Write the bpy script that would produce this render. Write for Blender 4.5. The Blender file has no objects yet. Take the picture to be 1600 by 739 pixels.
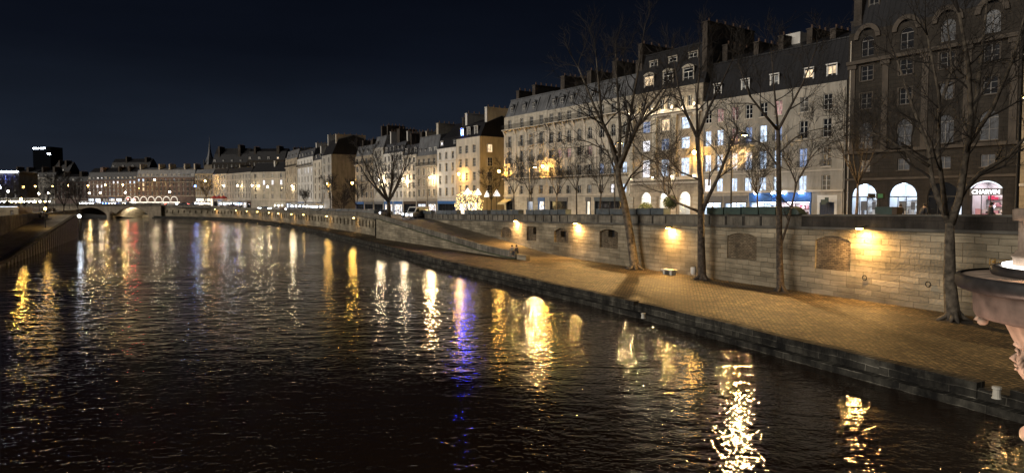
import bpy, math, random
from mathutils import Vector, Matrix
R = math.radians
sc = bpy.context.scene
COL = sc.collection

# ------------------------------------------------------------------ camera, world, light
H = 7.6                      # eye height above the water
PITCH = math.atan((369.5 - 316) / 1067)
F = 1067.0
cam = bpy.data.cameras.new('camera'); camo = bpy.data.objects.new('camera', cam); COL.objects.link(camo)
cam.sensor_width = 36; cam.lens = 36 * F / 1600; cam.clip_end = 6000; cam.clip_start = .1
camo.location = (0, 0, H); camo.rotation_euler = (math.pi / 2 - PITCH, 0, 0)
sc.camera = camo

w = bpy.data.worlds.new("World"); sc.world = w; w.use_nodes = True
nt = w.node_tree; N = nt.nodes; bg = N['Background']
tc = N.new('ShaderNodeTexCoord'); sp = N.new('ShaderNodeSeparateXYZ'); cr = N.new('ShaderNodeValToRGB')
nt.links.new(tc.outputs['Generated'], sp.inputs[0]); nt.links.new(sp.outputs['Z'], cr.inputs[0]); nt.links.new(cr.outputs[0], bg.inputs[0])
e = cr.color_ramp.elements
e[0].position = 0.0; e[0].color = (.0130, .0155, .0225, 1)
e[1].position = .36; e[1].color = (.0010, .0014, .0034, 1)
m_ = e.new(.09); m_.color = (.0085, .0120, .0195, 1)
m2 = e.new(.2); m2.color = (.0030, .0043, .0082, 1)
bg.inputs[1].default_value = 1.0
cn = N.new('ShaderNodeTexNoise'); cn.inputs['Scale'].default_value = 2.2; cn.inputs['Detail'].default_value = 5     # thin night cloud
cm = N.new('ShaderNodeMapping'); cm.inputs['Scale'].default_value = (1, 1, 4.5); nt.links.new(tc.outputs['Generated'], cm.inputs[0]); nt.links.new(cm.outputs[0], cn.inputs['Vector'])
cr2 = N.new('ShaderNodeMapRange'); cr2.inputs[1].default_value = .3; cr2.inputs[2].default_value = .7; cr2.inputs[3].default_value = .82; cr2.inputs[4].default_value = 1.25; nt.links.new(cn.outputs['Fac'], cr2.inputs[0]); nt.links.new(cr2.outputs[0], bg.inputs[1])

sun = bpy.data.lights.new('city_glow', 'SUN'); sun.energy = 1.85; sun.angle = R(38); sun.color = (1, .91, .79)
so = bpy.data.objects.new('city_glow', sun); COL.objects.link(so)
so.rotation_euler = Vector((.86, .50, -.33)).to_track_quat('-Z', 'Y').to_euler()

sc.view_settings.view_transform = 'Standard'; sc.view_settings.look = 'None'
sc.view_settings.exposure = .28; sc.view_settings.gamma = 1; sc.view_settings.use_curve_mapping = False
cy = sc.cycles
cy.use_denoising = True
cy.max_bounces = 4; cy.diffuse_bounces = 2; cy.glossy_bounces = 3; cy.transmission_bounces = 2; cy.transparent_max_bounces = 4
cy.sample_clamp_indirect = 4; cy.sample_clamp_direct = 0
cy.caustics_reflective = False; cy.caustics_refractive = False
cy.use_light_tree = True
try: cy.denoiser = 'OPENIMAGEDENOISE'
except Exception: pass

# ------------------------------------------------------------------ survey helpers: photograph bearing -> place on the site
def ray(px, py):
    u = (px - 800) / F; v = (369.5 - py) / F
    return Vector((u, math.cos(PITCH) + v * math.sin(PITCH), -math.sin(PITCH) + v * math.cos(PITCH)))
def at(px, py, z=0.0):
    d = ray(px, py); t = (z - H) / d.z
    return Vector((0, 0, H)) + d * t
def atD(px, py, D):
    d = ray(px, py); t = D / d.y
    return Vector((0, 0, H)) + d * t
def zat(py, D): return atD(800, py, D).z
QZ = .7
STREET = [(0, 6.1), (20, 6.1), (42, 5.85), (92, 4.98), (130, 4.4), (156, 4.45), (237, 4.1), (294, 4.3), (334, 5.2), (420, 5.4), (5000, 5.4)]
def interp(tab, x):
    if x <= tab[0][0]: return tab[0][1]
    for (a, b), (c, d) in zip(tab, tab[1:]):
        if x <= c: return b + (d - b) * (x - a) / (c - a)
    return tab[-1][1]
def sz(D): return interp(STREET, D)

# ------------------------------------------------------------------ materials
MATS = {}
def newmat(name):
    m = bpy.data.materials.new(name); m.use_nodes = True
    return m, m.node_tree, m.node_tree.nodes['Principled BSDF']
def plain(name, col, rough=.7, metal=0, var=.25, scale=3.0, bump=0, spec=.5):
    if name in MATS: return MATS[name]
    m, t, b = newmat(name)
    b.inputs['Roughness'].default_value = rough; b.inputs['Metallic'].default_value = metal
    b.inputs['Specular IOR Level'].default_value = spec
    c = t.nodes.new('ShaderNodeTexCoord'); n = t.nodes.new('ShaderNodeTexNoise'); n.inputs['Scale'].default_value = scale; n.inputs['Detail'].default_value = 5
    t.links.new(c.outputs['Object'], n.inputs['Vector'])
    r = t.nodes.new('ShaderNodeValToRGB')
    r.color_ramp.elements[0].position = .3; r.color_ramp.elements[1].position = .7
    r.color_ramp.elements[0].color = tuple(x * (1 - var) for x in col) + (1,)
    r.color_ramp.elements[1].color = tuple(min(1, x * (1 + var)) for x in col) + (1,)
    t.links.new(n.outputs['Fac'], r.inputs[0]); t.links.new(r.outputs[0], b.inputs['Base Color'])
    if bump:
        bp = t.nodes.new('ShaderNodeBump'); bp.inputs['Distance'].default_value = bump; bp.inputs['Strength'].default_value = 1
        t.links.new(n.outputs['Fac'], bp.inputs['Height']); t.links.new(bp.outputs[0], b.inputs['Normal'])
    MATS[name] = m; return m
def masonry(name, col, bw, bh, mortar=.012, dark=.55, stain=.35, stain_scale=.25, bump=.02, rough=.85, col2=None, mcol=None, squash=None, streak=True, blockvar=.25, streakcol=None, band=None, wobble=.22):
    """coursed stone or brick on metric UVs with broad weather stains"""
    if name in MATS: return MATS[name]
    m, t, b = newmat(name); L = t.links.new
    b.inputs['Roughness'].default_value = rough; b.inputs['Specular IOR Level'].default_value = .3
    uv = t.nodes.new('ShaderNodeUVMap'); uv.uv_map = 'UVMap'
    wob = t.nodes.new('ShaderNodeTexNoise'); wob.inputs['Scale'].default_value = 1.2 / max(bh, .05) * .25; wob.inputs['Detail'].default_value = 2
    L(uv.outputs[0], wob.inputs['Vector'])
    va = t.nodes.new('ShaderNodeVectorMath'); va.operation = 'SUBTRACT'; va.inputs[1].default_value = (.5, .5, .5); L(wob.outputs['Color'], va.inputs[0])
    vs = t.nodes.new('ShaderNodeVectorMath'); vs.operation = 'SCALE'; vs.inputs['Scale'].default_value = bh * wobble; L(va.outputs[0], vs.inputs[0])
    vb = t.nodes.new('ShaderNodeVectorMath'); vb.operation = 'ADD'; L(uv.outputs[0], vb.inputs[0]); L(vs.outputs[0], vb.inputs[1])
    br = t.nodes.new('ShaderNodeTexBrick'); br.inputs['Scale'].default_value = 1; br.inputs['Brick Width'].default_value = bw; br.inputs['Row Height'].default_value = bh
    br.inputs['Mortar Size'].default_value = mortar; br.inputs['Mortar Smooth'].default_value = .3; br.inputs['Bias'].default_value = 0
    if squash: br.squash = squash; br.squash_frequency = 3
    L(vb.outputs[0], br.inputs['Vector'])
    c2 = col2 or tuple(x * (1 - blockvar) for x in col)
    br.inputs['Color1'].default_value = col + (1,); br.inputs['Color2'].default_value = c2 + (1,)
    br.inputs['Mortar'].default_value = (mcol or tuple(x * dark for x in col)) + (1,)
    c = t.nodes.new('ShaderNodeTexCoord')
    n = t.nodes.new('ShaderNodeTexNoise'); n.inputs['Scale'].default_value = stain_scale; n.inputs['Detail'].default_value = 8; n.inputs['Roughness'].default_value = .65
    L(c.outputs['Object'], n.inputs['Vector'])
    r = t.nodes.new('ShaderNodeMapRange'); r.inputs[1].default_value = .35; r.inputs[2].default_value = .65; r.inputs[3].default_value = 1 - stain; r.inputs[4].default_value = 1 + stain * .5
    L(n.outputs['Fac'], r.inputs[0])
    mx = t.nodes.new('ShaderNodeVectorMath'); mx.operation = 'SCALE'; L(br.outputs['Color'], mx.inputs[0]); L(r.outputs[0], mx.inputs['Scale'])
    out = mx.outputs[0]
    if streak:   # rain streaks running down the face
        mp = t.nodes.new('ShaderNodeMapping'); mp.inputs['Scale'].default_value = (band or (1.1, .16, 1)); L(uv.outputs[0], mp.inputs[0])
        n2 = t.nodes.new('ShaderNodeTexNoise'); n2.inputs['Scale'].default_value = 1; n2.inputs['Detail'].default_value = 6; n2.inputs['Roughness'].default_value = .7; L(mp.outputs[0], n2.inputs['Vector'])
        r2 = t.nodes.new('ShaderNodeMapRange'); r2.inputs[1].default_value = .38; r2.inputs[2].default_value = .6; r2.inputs[3].default_value = 1 - stain * .8; r2.inputs[4].default_value = 1.08; L(n2.outputs['Fac'], r2.inputs[0])
        m2_ = t.nodes.new('ShaderNodeVectorMath'); m2_.operation = 'SCALE'; L(out, m2_.inputs[0]); L(r2.outputs[0], m2_.inputs['Scale']); out = m2_.outputs[0]
    L(out, b.inputs['Base Color'])
    n3 = t.nodes.new('ShaderNodeTexNoise'); n3.inputs['Scale'].default_value = 6; n3.inputs['Detail'].default_value = 4; L(c.outputs['Object'], n3.inputs['Vector'])
    ad = t.nodes.new('ShaderNodeMath'); ad.operation = 'SUBTRACT'; L(n3.outputs['Fac'], ad.inputs[0]); L(br.outputs['Fac'], ad.inputs[1])
    bp = t.nodes.new('ShaderNodeBump'); bp.inputs['Distance'].default_value = bump; L(ad.outputs[0], bp.inputs['Height']); L(bp.outputs[0], b.inputs['Normal'])
    MATS[name] = m; return m
def emit(name, col, s, var=0, scale=2.0):
    if name in MATS: return MATS[name]
    m, t, b = newmat(name); L = t.links.new
    b.inputs['Base Color'].default_value = (.05, .05, .05, 1); b.inputs['Roughness'].default_value = .2
    b.inputs['Emission Color'].default_value = col + (1,); b.inputs['Emission Strength'].default_value = s
    if var:
        c = t.nodes.new('ShaderNodeTexCoord'); oi = t.nodes.new('ShaderNodeObjectInfo')
        ad = t.nodes.new('ShaderNodeVectorMath'); ad.operation = 'ADD'; L(c.outputs['Object'], ad.inputs[0]); L(oi.outputs['Location'], ad.inputs[1])
        mp = t.nodes.new('ShaderNodeMapping'); mp.inputs['Scale'].default_value = (scale, scale, scale * .5); L(ad.outputs[0], mp.inputs[0])
        n = t.nodes.new('ShaderNodeTexNoise'); n.inputs['Scale'].default_value = 1; n.inputs['Detail'].default_value = 3; L(mp.outputs[0], n.inputs['Vector'])
        r = t.nodes.new('ShaderNodeMapRange'); r.inputs[1].default_value = .36; r.inputs[2].default_value = .62; r.inputs[3].default_value = s * (1 - var); r.inputs[4].default_value = s * 1.1
        L(n.outputs['Fac'], r.inputs[0])
        # each window has its own brightness
        r2 = t.nodes.new('ShaderNodeMapRange'); r2.inputs[3].default_value = .65; r2.inputs[4].default_value = 1.2; L(oi.outputs['Random'], r2.inputs[0])
        mu = t.nodes.new('ShaderNodeMath'); mu.operation = 'MULTIPLY'; L(r.outputs[0], mu.inputs[0]); L(r2.outputs[0], mu.inputs[1])
        L(mu.outputs[0], b.inputs['Emission Strength'])
    MATS[name] = m; return m
def goods(name, cols, s, bw, bh):
    """a lit shop window full of goods: many small lit colour patches"""
    m, t, b = newmat(name); L = t.links.new
    uv = t.nodes.new('ShaderNodeUVMap'); uv.uv_map = 'UVMap'
    vo = t.nodes.new('ShaderNodeTexVoronoi'); vo.distance = 'CHEBYCHEV'; vo.inputs['Scale'].default_value = 1
    mp = t.nodes.new('ShaderNodeMapping'); mp.inputs['Scale'].default_value = (1 / bw, 1 / bh, 1); L(uv.outputs[0], mp.inputs[0]); L(mp.outputs[0], vo.inputs['Vector'])
    sep = t.nodes.new('ShaderNodeSeparateXYZ'); L(vo.outputs['Color'], sep.inputs[0])
    cr = t.nodes.new('ShaderNodeValToRGB'); cr.color_ramp.interpolation = 'CONSTANT'
    es = cr.color_ramp.elements
    for i, c in enumerate(cols):
        el = es[i] if i < 2 else es.new(i / len(cols))
        el.position = i / len(cols); el.color = c + (1,)
    L(sep.outputs[0], cr.inputs[0]); L(cr.outputs[0], b.inputs['Emission Color']); b.inputs['Emission Strength'].default_value = s
    b.inputs['Base Color'].default_value = (.1, .1, .1, 1)
    return m

M = dict(
    lime=masonry('pale_limestone', (.52, .47, .385), .95, .38, .010, .72, .22, .18, .012),
    cream=masonry('cream_render', (.52, .47, .39), 3.0, 1.6, .008, .86, .22, .14, .008, streak=True, blockvar=.06),
    white=masonry('white_render', (.60, .58, .54), 4.0, 2.0, .006, .9, .2, .15, .006, blockvar=.04),
    dull=masonry('dull_cream_render', (.37, .34, .29), 3.0, 1.6, .008, .86, .28, .14, .008, streak=True, blockvar=.08),
    tan=masonry('tan_stone', (.40, .34, .26), .9, .36, .012, .68, .28, .2, .014),
    unlit=masonry('unlit_limestone', (.040, .033, .026), 1.15, .42, .012, .5, .32, .3, .02),  # no lamp reaches this stone; the missing light is put into its colour
    rose=masonry('rose_stone', (.165, .122, .112), 1.0, .4, .012, .7, .25, .15, .012),
    greyr=masonry('grey_render', (.40, .38, .34), 3, 2, .008, .8, .3, .2, .01, blockvar=.1),
    rustic=masonry('rusticated_stone', (.40, .27, .16), 1.1, .45, .03, .45, .25, .25, .035),
    golden=masonry('gold_stone', (.38, .30, .19), 1.1, .45, .012, .5, .25, .25, .02),
    quay=masonry('quay_masonry', (.33, .285, .205), 1.35, .40, .018, .42, .5, .17, .06, squash=1.5, wobble=.4, blockvar=.36, band=(.10, .85, 1)),
    infill=masonry('rubble_brick', (.225, .175, .115), .33, .13, .022, .4, .4, .8, .05, blockvar=.55),
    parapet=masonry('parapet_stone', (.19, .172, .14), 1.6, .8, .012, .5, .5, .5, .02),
    blackpar=masonry('dark_parapet_stone', (.045, .038, .032), 1.6, .8, .012, .5, .5, .5, .02),  # same stone as the parapet, in a much darker colour
    cop=plain('coping_stone', (.075, .070, .060), .85, var=.4, scale=.8, bump=.01),
    kerb=masonry('kerb_blocks', (.060, .056, .045), 2.1, .31, .022, .5, .95, .9, .06, mcol=(.15, .14, .115), blockvar=.6, wobble=.6, squash=1.6, band=(.9, .3, 1)),
    tower=plain('tower_cladding', (.006, .007, .009), 1, spec=0),
    framed=plain('dull_frame', (.17, .16, .15), .6, var=.1),
    slate=plain('slate', (.040, .043, .052), .55, var=.35, scale=1.2),
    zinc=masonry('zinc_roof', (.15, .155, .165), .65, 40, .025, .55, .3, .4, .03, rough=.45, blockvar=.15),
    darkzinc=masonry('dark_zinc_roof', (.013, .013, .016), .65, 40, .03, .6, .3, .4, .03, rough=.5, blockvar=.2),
    brick=masonry('chimney_brick', (.085, .070, .058), .5, .15, .02, .6, .4, .5, .02),
    trimw=plain('white_paint', (.62, .61, .58), .6, var=.08),
    trim=plain('stone_trim', (.48, .43, .36), .85, var=.15, scale=1),
    unlittrim=plain('unlit_trim', (.066, .053, .041), .85, var=.25, scale=1),  # trim of the unlit front, lack of lamplight put into the colour
    glass=plain('window_glass', (.012, .014, .018), .08, var=.3, scale=.8),
    curtain=plain('curtained_glass', (.075, .07, .062), .3, var=.6, scale=2.2),
    iron=plain('black_iron', (.014, .014, .015), .5, .3, var=.2),
    green=plain('bookstall_green', (.030, .052, .045), .5, var=.25, scale=2),
    zinclid=plain('bookstall_zinc', (.085, .105, .12), .42, .3, var=.25, scale=2),
    wood=plain('dark_wood', (.05, .032, .02), .7),
    door=plain('navy_door', (.012, .02, .045), .6),
    blueshop=plain('blue_shop_paint', (.02, .10, .30), .5, var=.2),
    greyshop=plain('grey_shop_paint', (.11, .11, .115), .6, var=.15),
    bark=plain('bark', (.055, .043, .033), .95, var=.7, scale=4, bump=.12),
    plane=plain('plane_tree_bark', (.078, .064, .048), .95, var=.75, scale=3, bump=.10),
    twig=plain('twig_bark', (.024, .019, .015), .9, var=.3),
    red=plain('red_canvas', (.35, .03, .03), .8),
    striped=plain('white_canvas', (.6, .6, .58), .8, var=.05),
    canvas=plain('pale_canvas', (.42, .38, .26), .8),
    paint=plain('car_paint_grey', (.10, .11, .13), .3, .4),
    paintw=plain('car_paint_white', (.6, .6, .6), .3),
    tyre=plain('tyre_rubber', (.02, .02, .02), .9),
    skin=plain('skin', (.38, .24, .17), .6, var=.05),
    coatk=plain('dark_coat', (.03, .03, .035), .9),
    coatb=plain('beige_coat', (.30, .26, .20), .9),
    jeans=plain('dark_trousers', (.03, .035, .05), .9),
    hair=plain('dark_hair', (.02, .014, .01), .8),
    leaf=plain('dark_leaf', (.03, .05, .02), .8, var=.5, scale=8),
    ivy=plain('moss_strip', (.03, .04, .015), .95, var=.5, scale=3),
    bench=plain('bench_stone', (.50, .48, .42), .8, var=.12),
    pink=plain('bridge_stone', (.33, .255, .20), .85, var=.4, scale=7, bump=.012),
    soil=plain('soil', (.035, .026, .018), .95, var=.5, scale=9, bump=.03),
    pinkdark=plain('dark_bridge_stone', (.13, .10, .085), .85, var=.45, scale=6, bump=.012),  # bridge stone in a darker colour, for the drum
    rim=plain('dark_rim_stone', (.030, .027, .027), .55, var=.45, scale=9, bump=.004),
    gold=plain('gilt_metal', (.55, .36, .12), .4, .6),
    pot=plain('terracotta', (.12, .07, .045), .9),
    litw=emit('lit_window_cool', (.62, .77, 1.0), 1.7, .6, 2.6),
    litw2=emit('lit_window_white', (.95, .93, 1.0), 1.9, .6, 2.6),
    lity=emit('lit_window_warm', (1.0, .72, .42), 1.4, .65, 2.6),
    litp=emit('lit_window_pink', (1.0, .55, .50), .45, .7, 2.6),
    dimb=emit('dim_window_blue', (.45, .60, 1.0), .5, .7, 2.6),
    glass2=plain('window_glass_dark', (.016, .017, .02), .1, var=.3, scale=.8),
    dimg2=emit('faint_window', (.75, .78, .85), .035, .7, 2.6),
    dimg=emit('dim_window_grey', (.8, .8, .75), .14, .7, 2.6),
    shopw=emit('lit_shop_white', (.80, .88, 1.0), 1.5, .35, 1.2),
    shopy=emit('lit_shop_warm', (1.0, .86, .62), 1.6, .5, 1.2),
    arch=emit('lit_arch_room', (.66, .80, 1.0), .95, .3, .8),
    archw=emit('lit_arch_room_warm', (1.0, .88, .68), 1.7, .45, .8),
    bluew=emit('blue_lit_window', (.015, .045, 1.0), 260),
    sodium=emit('lantern_amber', (1.0, .60, .14), 70),
    sodiumfar=emit('lantern_amber_far', (1.0, .62, .18), 45),
    lampw=emit('lantern_white', (1.0, .86, .62), 60),
    cold=emit('cold_lamp', (.80, .88, 1.0), 40),
    head=emit('headlight_lens', (.85, .92, 1.0), 60),
    tail=emit('tail_light_lens', (1.0, .05, .03), 20),
    fairy=emit('fairy_bulb', (1.0, .70, .26), 7),
    garland=emit('garland_bulb', (1.0, .90, .74), 2.2),
    canopy=emit('lit_canopy', (1.0, .90, .80), 1.5, .5, 4),
    text=emit('lit_letters', (1, .97, 1.0), 2.4),
    bluel=emit('blue_lamp', (.10, .25, 1.0), 45),
    redl=emit('red_lens', (1.0, .04, .03), 160),
    greenl=emit('screen_green', (.02, .10, .03), .8),
)
M['cobble'] = masonry('cobblestones', (.31, .222, .115), .29, .19, .042, .10, .7, .16, .10, rough=.62, streak=True, band=(1.2, .45, 1), blockvar=.8, wobble=.6)
M['asphalt'] = plain('asphalt', (.05, .05, .05), .8, scale=1)
M['rampstone'] = masonry('ramp_setts', (.22, .18, .125), .27, .17, .02, .35, .3, .5, .02, streak=False, blockvar=.4)
M['goods_blue'] = goods('goods_blue', [(.9, .95, 1), (.12, .4, 1), (.02, .05, .2), (.5, .85, 1), (1, .95, .95), (.03, .12, .5)], 1.1, .5, .45)
M['goods_red'] = goods('goods_red', [(1, .92, .95), (.9, .1, .25), (1, .8, .85), (1, .95, .95), (.25, .05, .08)], 1.2, .45, .4)
M['goods_white'] = goods('goods_white', [(1, .95, .9), (.35, .33, .35), (1, 1, 1), (.75, .6, .45), (.06, .05, .05)], 1.3, .6, .5)
M['goods_awn'] = goods('goods_cold', [(.2, .75, .85), (.9, .95, 1), (.05, .2, .8), (.1, .15, .3)], 1.3, .8, .6)

# water
def water():
    m, t, b = newmat('river_water'); L = t.links.new
    b.inputs['Base Color'].default_value = (.020, .012, .007, 1); b.inputs['Roughness'].default_value = .02; b.inputs['IOR'].default_value = 1.33
    c = t.nodes.new('ShaderNodeTexCoord')
    def noise(sx, sy, rot, det, ro=.55, dist=0):
        mp = t.nodes.new('ShaderNodeMapping'); mp.inputs['Scale'].default_value = (sx, sy, 1); mp.inputs['Rotation'].default_value = (0, 0, rot); L(c.outputs['Object'], mp.inputs[0])
        n = t.nodes.new('ShaderNodeTexNoise'); n.inputs['Scale'].default_value = 1; n.inputs['Detail'].default_value = det; n.inputs['Roughness'].default_value = ro; n.inputs['Distortion'].default_value = dist
        L(mp.outputs[0], n.inputs['Vector']); return n.outputs['Fac']
    a = noise(.60, 1.05, .35, 2, .5, .5); b_ = noise(3.3, 3.9, -.25, 2.6, .55, .8); g = noise(.05, .07, .6, 3)
    ga = t.nodes.new('ShaderNodeMapRange'); ga.inputs[1].default_value = .35; ga.inputs[2].default_value = .65; ga.inputs[3].default_value = .38; ga.inputs[4].default_value = 1.25; L(g, ga.inputs[0])
    m1 = t.nodes.new('ShaderNodeMath'); m1.operation = 'MULTIPLY'; m1.inputs[1].default_value = .066; L(a, m1.inputs[0])
    m2 = t.nodes.new('ShaderNodeMath'); m2.operation = 'MULTIPLY_ADD'; m2.inputs[1].default_value = .026; L(b_, m2.inputs[0]); L(m1.outputs[0], m2.inputs[2])
    m3 = t.nodes.new('ShaderNodeMath'); m3.operation = 'MULTIPLY'; L(m2.outputs[0], m3.inputs[0]); L(ga.outputs[0], m3.inputs[1])
    bp = t.nodes.new('ShaderNodeBump'); bp.inputs['Distance'].default_value = 1; L(m3.outputs[0], bp.inputs['Height']); L(bp.outputs[0], b.inputs['Normal'])
    return m
M['water'] = water()

# ------------------------------------------------------------------ mesh builder
class MB:
    def __init__(s): s.v = []; s.f = []; s.sm = False
    def add(s, vs, fs):
        n = len(s.v); s.v += [tuple(v) for v in vs]; s.f += [tuple(i + n for i in f) for f in fs]; return s
    def quad(s, a, b, c, d): return s.add([a, b, c, d], [(0, 1, 2, 3)])
    def box(s, x0, x1, y0, y1, z0, z1):
        return s.add([(x0, y0, z0), (x1, y0, z0), (x1, y1, z0), (x0, y1, z0), (x0, y0, z1), (x1, y0, z1), (x1, y1, z1), (x0, y1, z1)],
                     [(0, 3, 2, 1), (4, 5, 6, 7), (0, 1, 5, 4), (1, 2, 6, 5), (2, 3, 7, 6), (3, 0, 4, 7)])
    def hexa(s, lo, hi):   # two quads
        return s.add(list(lo) + list(hi), [(0, 3, 2, 1), (4, 5, 6, 7), (0, 1, 5, 4), (1, 2, 6, 5), (2, 3, 7, 6), (3, 0, 4, 7)])
    def bar(s, a, b, r, n=4): return s.tube([a, b], [r, r], n)
    def tube(s, pts, rad, n=6, cap=True):
        pts = [Vector(p) for p in pts]; rings = []
        up = Vector((0, 0, 1)); base = len(s.v); prev = None
        for i, p in enumerate(pts):
            d = (pts[min(i + 1, len(pts) - 1)] - pts[max(i - 1, 0)])
            if d.length < 1e-6: d = Vector((0, 0, 1))
            d.normalize()
            if prev is None:
                a = d.cross(up if abs(d.z) < .95 else Vector((1, 0, 0))).normalized()
            else:
                a = (prev - d * prev.dot(d))
                a = a.normalized() if a.length > 1e-5 else d.orthogonal().normalized()
            prev = a; b = d.cross(a)
            for k in range(n):
                t = 2 * math.pi * k / n
                s.v.append(tuple(p + (a * math.cos(t) + b * math.sin(t)) * rad[i]))
        for i in range(len(pts) - 1):
            for k in range(n):
                k2 = (k + 1) % n
                s.f.append((base + i * n + k, base + (i + 1) * n + k, base + (i + 1) * n + k2, base + i * n + k2)[::-1])
        if cap and n > 3:
            s.f.append(tuple(base + k for k in range(n))[::-1]); s.f.append(tuple(base + (len(pts) - 1) * n + k for k in range(n)))
        return s
    def lathe(s, prof, n=24, c=(0, 0, 0), a0=0, a1=2 * math.pi):
        base = len(s.v); full = abs(a1 - a0 - 2 * math.pi) < 1e-6; m = n if full else n + 1
        for r, z in prof:
            for k in range(m):
                t = a0 + (a1 - a0) * k / n; s.v.append((c[0] + r * math.cos(t), c[1] + r * math.sin(t), c[2] + z))
        for i in range(len(prof) - 1):
            for k in range(n):
                k2 = (k + 1) % m
                s.f.append((base + i * m + k, base + i * m + k2, base + (i + 1) * m + k2, base + (i + 1) * m + k))
        return s
    def ball(s, c, r, n=8, sz_=1):
        k = n // 2 + 1
        return s.lathe([(max(1e-4, r * math.sin(math.pi * i / k)), -r * sz_ * math.cos(math.pi * i / k)) for i in range(k + 1)], n, c)
    def mesh(s, name, mat, smooth=False):
        me = bpy.data.meshes.new(name); me.from_pydata(s.v, [], s.f); me.validate(verbose=False)
        if mat: me.materials.append(mat)
        uvl = me.uv_layers.new(name='UVMap').data; vs = me.vertices
        for p in me.polygons:
            n = p.normal
            if abs(n.z) < .7:
                tx, ty = -n.y, n.x; l = math.hypot(tx, ty) or 1; tx /= l; ty /= l
                for li in p.loop_indices:
                    c = vs[me.loops[li].vertex_index].co; uvl[li].uv = (c.x * tx + c.y * ty, c.z)
            else:
                ca, sa = .914, .406      # laid along the bank
                for li in p.loop_indices:
                    c = vs[me.loops[li].vertex_index].co; uvl[li].uv = (c.x * ca + c.y * sa, -c.x * sa + c.y * ca)
            if smooth: p.use_smooth = True
        return me
    def build(s, name, mat, parent=None, smooth=False, loc=None):
        return place(s.mesh(name, mat, smooth), name, parent, loc)
def place(me, name, parent=None, loc=None):
    o = bpy.data.objects.new(name, me); COL.objects.link(o)
    if parent: o.parent = parent
    if loc is not None: o.location = loc
    return o
def tag(o, label=None, cat=None, group=None, kind=None):
    if label: o['label'] = label
    if cat: o['category'] = cat
    if group: o['group'] = group
    if kind: o['kind'] = kind
    return o
def thing(name, label, cat, loc=(0, 0, 0), rz=0, group=None):
    o = bpy.data.objects.new(name, None); COL.objects.link(o); o.location = loc; o.rotation_euler = (0, 0, rz); o.empty_display_size = .2
    return tag(o, label, cat, group)
def kids(o): return [c for c in bpy.data.objects if c.parent == o]
def dup(o, loc, rz=None, label=None, group=None, scale=None):
    def rec(a, par):
        c = a.copy(); COL.objects.link(c)
        if par: c.parent = par
        for ch in kids(a): rec(ch, c)
        return c
    r = rec(o, None); r.location = loc
    if rz is not None: r.rotation_euler = (0, 0, rz)
    if scale: r.scale = scale
    if label: r['label'] = label
    if group: r['group'] = group
    return r
def light(kind, name, loc, power, col, parent=None, rad=.15, spot=None, blend=.6, target=None):
    l = bpy.data.lights.new(name, kind); l.energy = power; l.color = col
    if kind == 'AREA': l.shape = 'DISK'; l.size = rad * 2
    else: l.shadow_soft_size = rad
    if kind == 'SPOT': l.spot_size = spot; l.spot_blend = blend
    o = bpy.data.objects.new(name, l); COL.objects.link(o); o.location = loc
    if target is not None: o.rotation_euler = (Vector(target) - Vector(loc)).to_track_quat('-Z', 'Y').to_euler()
    if parent: o.parent = parent
    return o
AMB = (1.0, .52, .10); WARM = (1.0, .70, .36); POSTC = (1.0, .60, .22)

# wall grid with real openings (local X along the face, +Y inward)
def arch_curve(x0, x1, zs, rise, n=10):
    """points from left springing to right springing"""
    w_ = (x1 - x0) / 2; cx = (x0 + x1) / 2
    if rise >= w_ - 1e-3:
        return [(cx - w_ * math.cos(math.pi * i / n), zs + rise * math.sin(math.pi * i / n)) for i in range(n + 1)]
    rad = (w_ * w_ + rise * rise) / (2 * rise); a = math.asin(w_ / rad)
    return [(cx + rad * math.sin(-a + 2 * a * i / n), zs + rad * math.cos(-a + 2 * a * i / n) - (rad - rise)) for i in range(n + 1)]
def wall_grid(mb, L, z0, z1, ops, dep=.3, warp=None, step=None, y0=0):
    """ops: (x0,x1,zb,zt,rise)"""
    W = warp or (lambda x, z: z)
    xs = {0, L}; zs = {z0, z1}
    for o in ops: xs |= {max(0, o[0]), min(L, o[1])}; zs |= {o[2], o[3]}
    if step:
        k = step
        while k < L: xs.add(k); k += step
    def uniq(a):
        a = sorted(a); r = [a[0]]
        for q in a[1:]:
            if q - r[-1] > 1e-4: r.append(q)
        return r
    xs = uniq(xs); zs = uniq(zs)
    P = lambda x, z, y=0: (x, y0 + y, W(x, z))
    for i in range(len(xs) - 1):
        cx = (xs[i] + xs[i + 1]) / 2
        for j in range(len(zs) - 1):
            cz = (zs[j] + zs[j + 1]) / 2
            if any(o[0] < cx < o[1] and o[2] < cz < o[3] for o in ops): continue
            mb.quad(P(xs[i], zs[j]), P(xs[i + 1], zs[j]), P(xs[i + 1], zs[j + 1]), P(xs[i], zs[j + 1]))
    for (a, b, c, d, rise) in ops:
        if rise > 0:
            pts = arch_curve(a, b, d - rise, rise)
            for (xa, za), (xb, zb) in zip(pts, pts[1:]):
                mb.quad(P(xa, za), P(xb, zb), P(xb, d), P(xa, d))
                mb.quad(P(xa, za), P(xa, za, dep), P(xb, zb, dep), P(xb, zb))
            top = d - rise
        else:
            top = d; mb.quad(P(a, d), P(a, d, dep), P(b, d, dep), P(b, d))
        mb.quad(P(a, c), P(a, top), P(a, top, dep), P(a, c, dep)[:3]) if False else mb.add([P(a, c), P(a, c, dep), P(a, top, dep), P(a, top)], [(0, 1, 2, 3)])
        mb.add([P(b, c), P(b, top), P(b, top, dep), P(b, c, dep)], [(0, 1, 2, 3)])
        mb.add([P(a, c), P(b, c), P(b, c, dep), P(a, c, dep)], [(0, 1, 2, 3)])
    return mb
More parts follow.
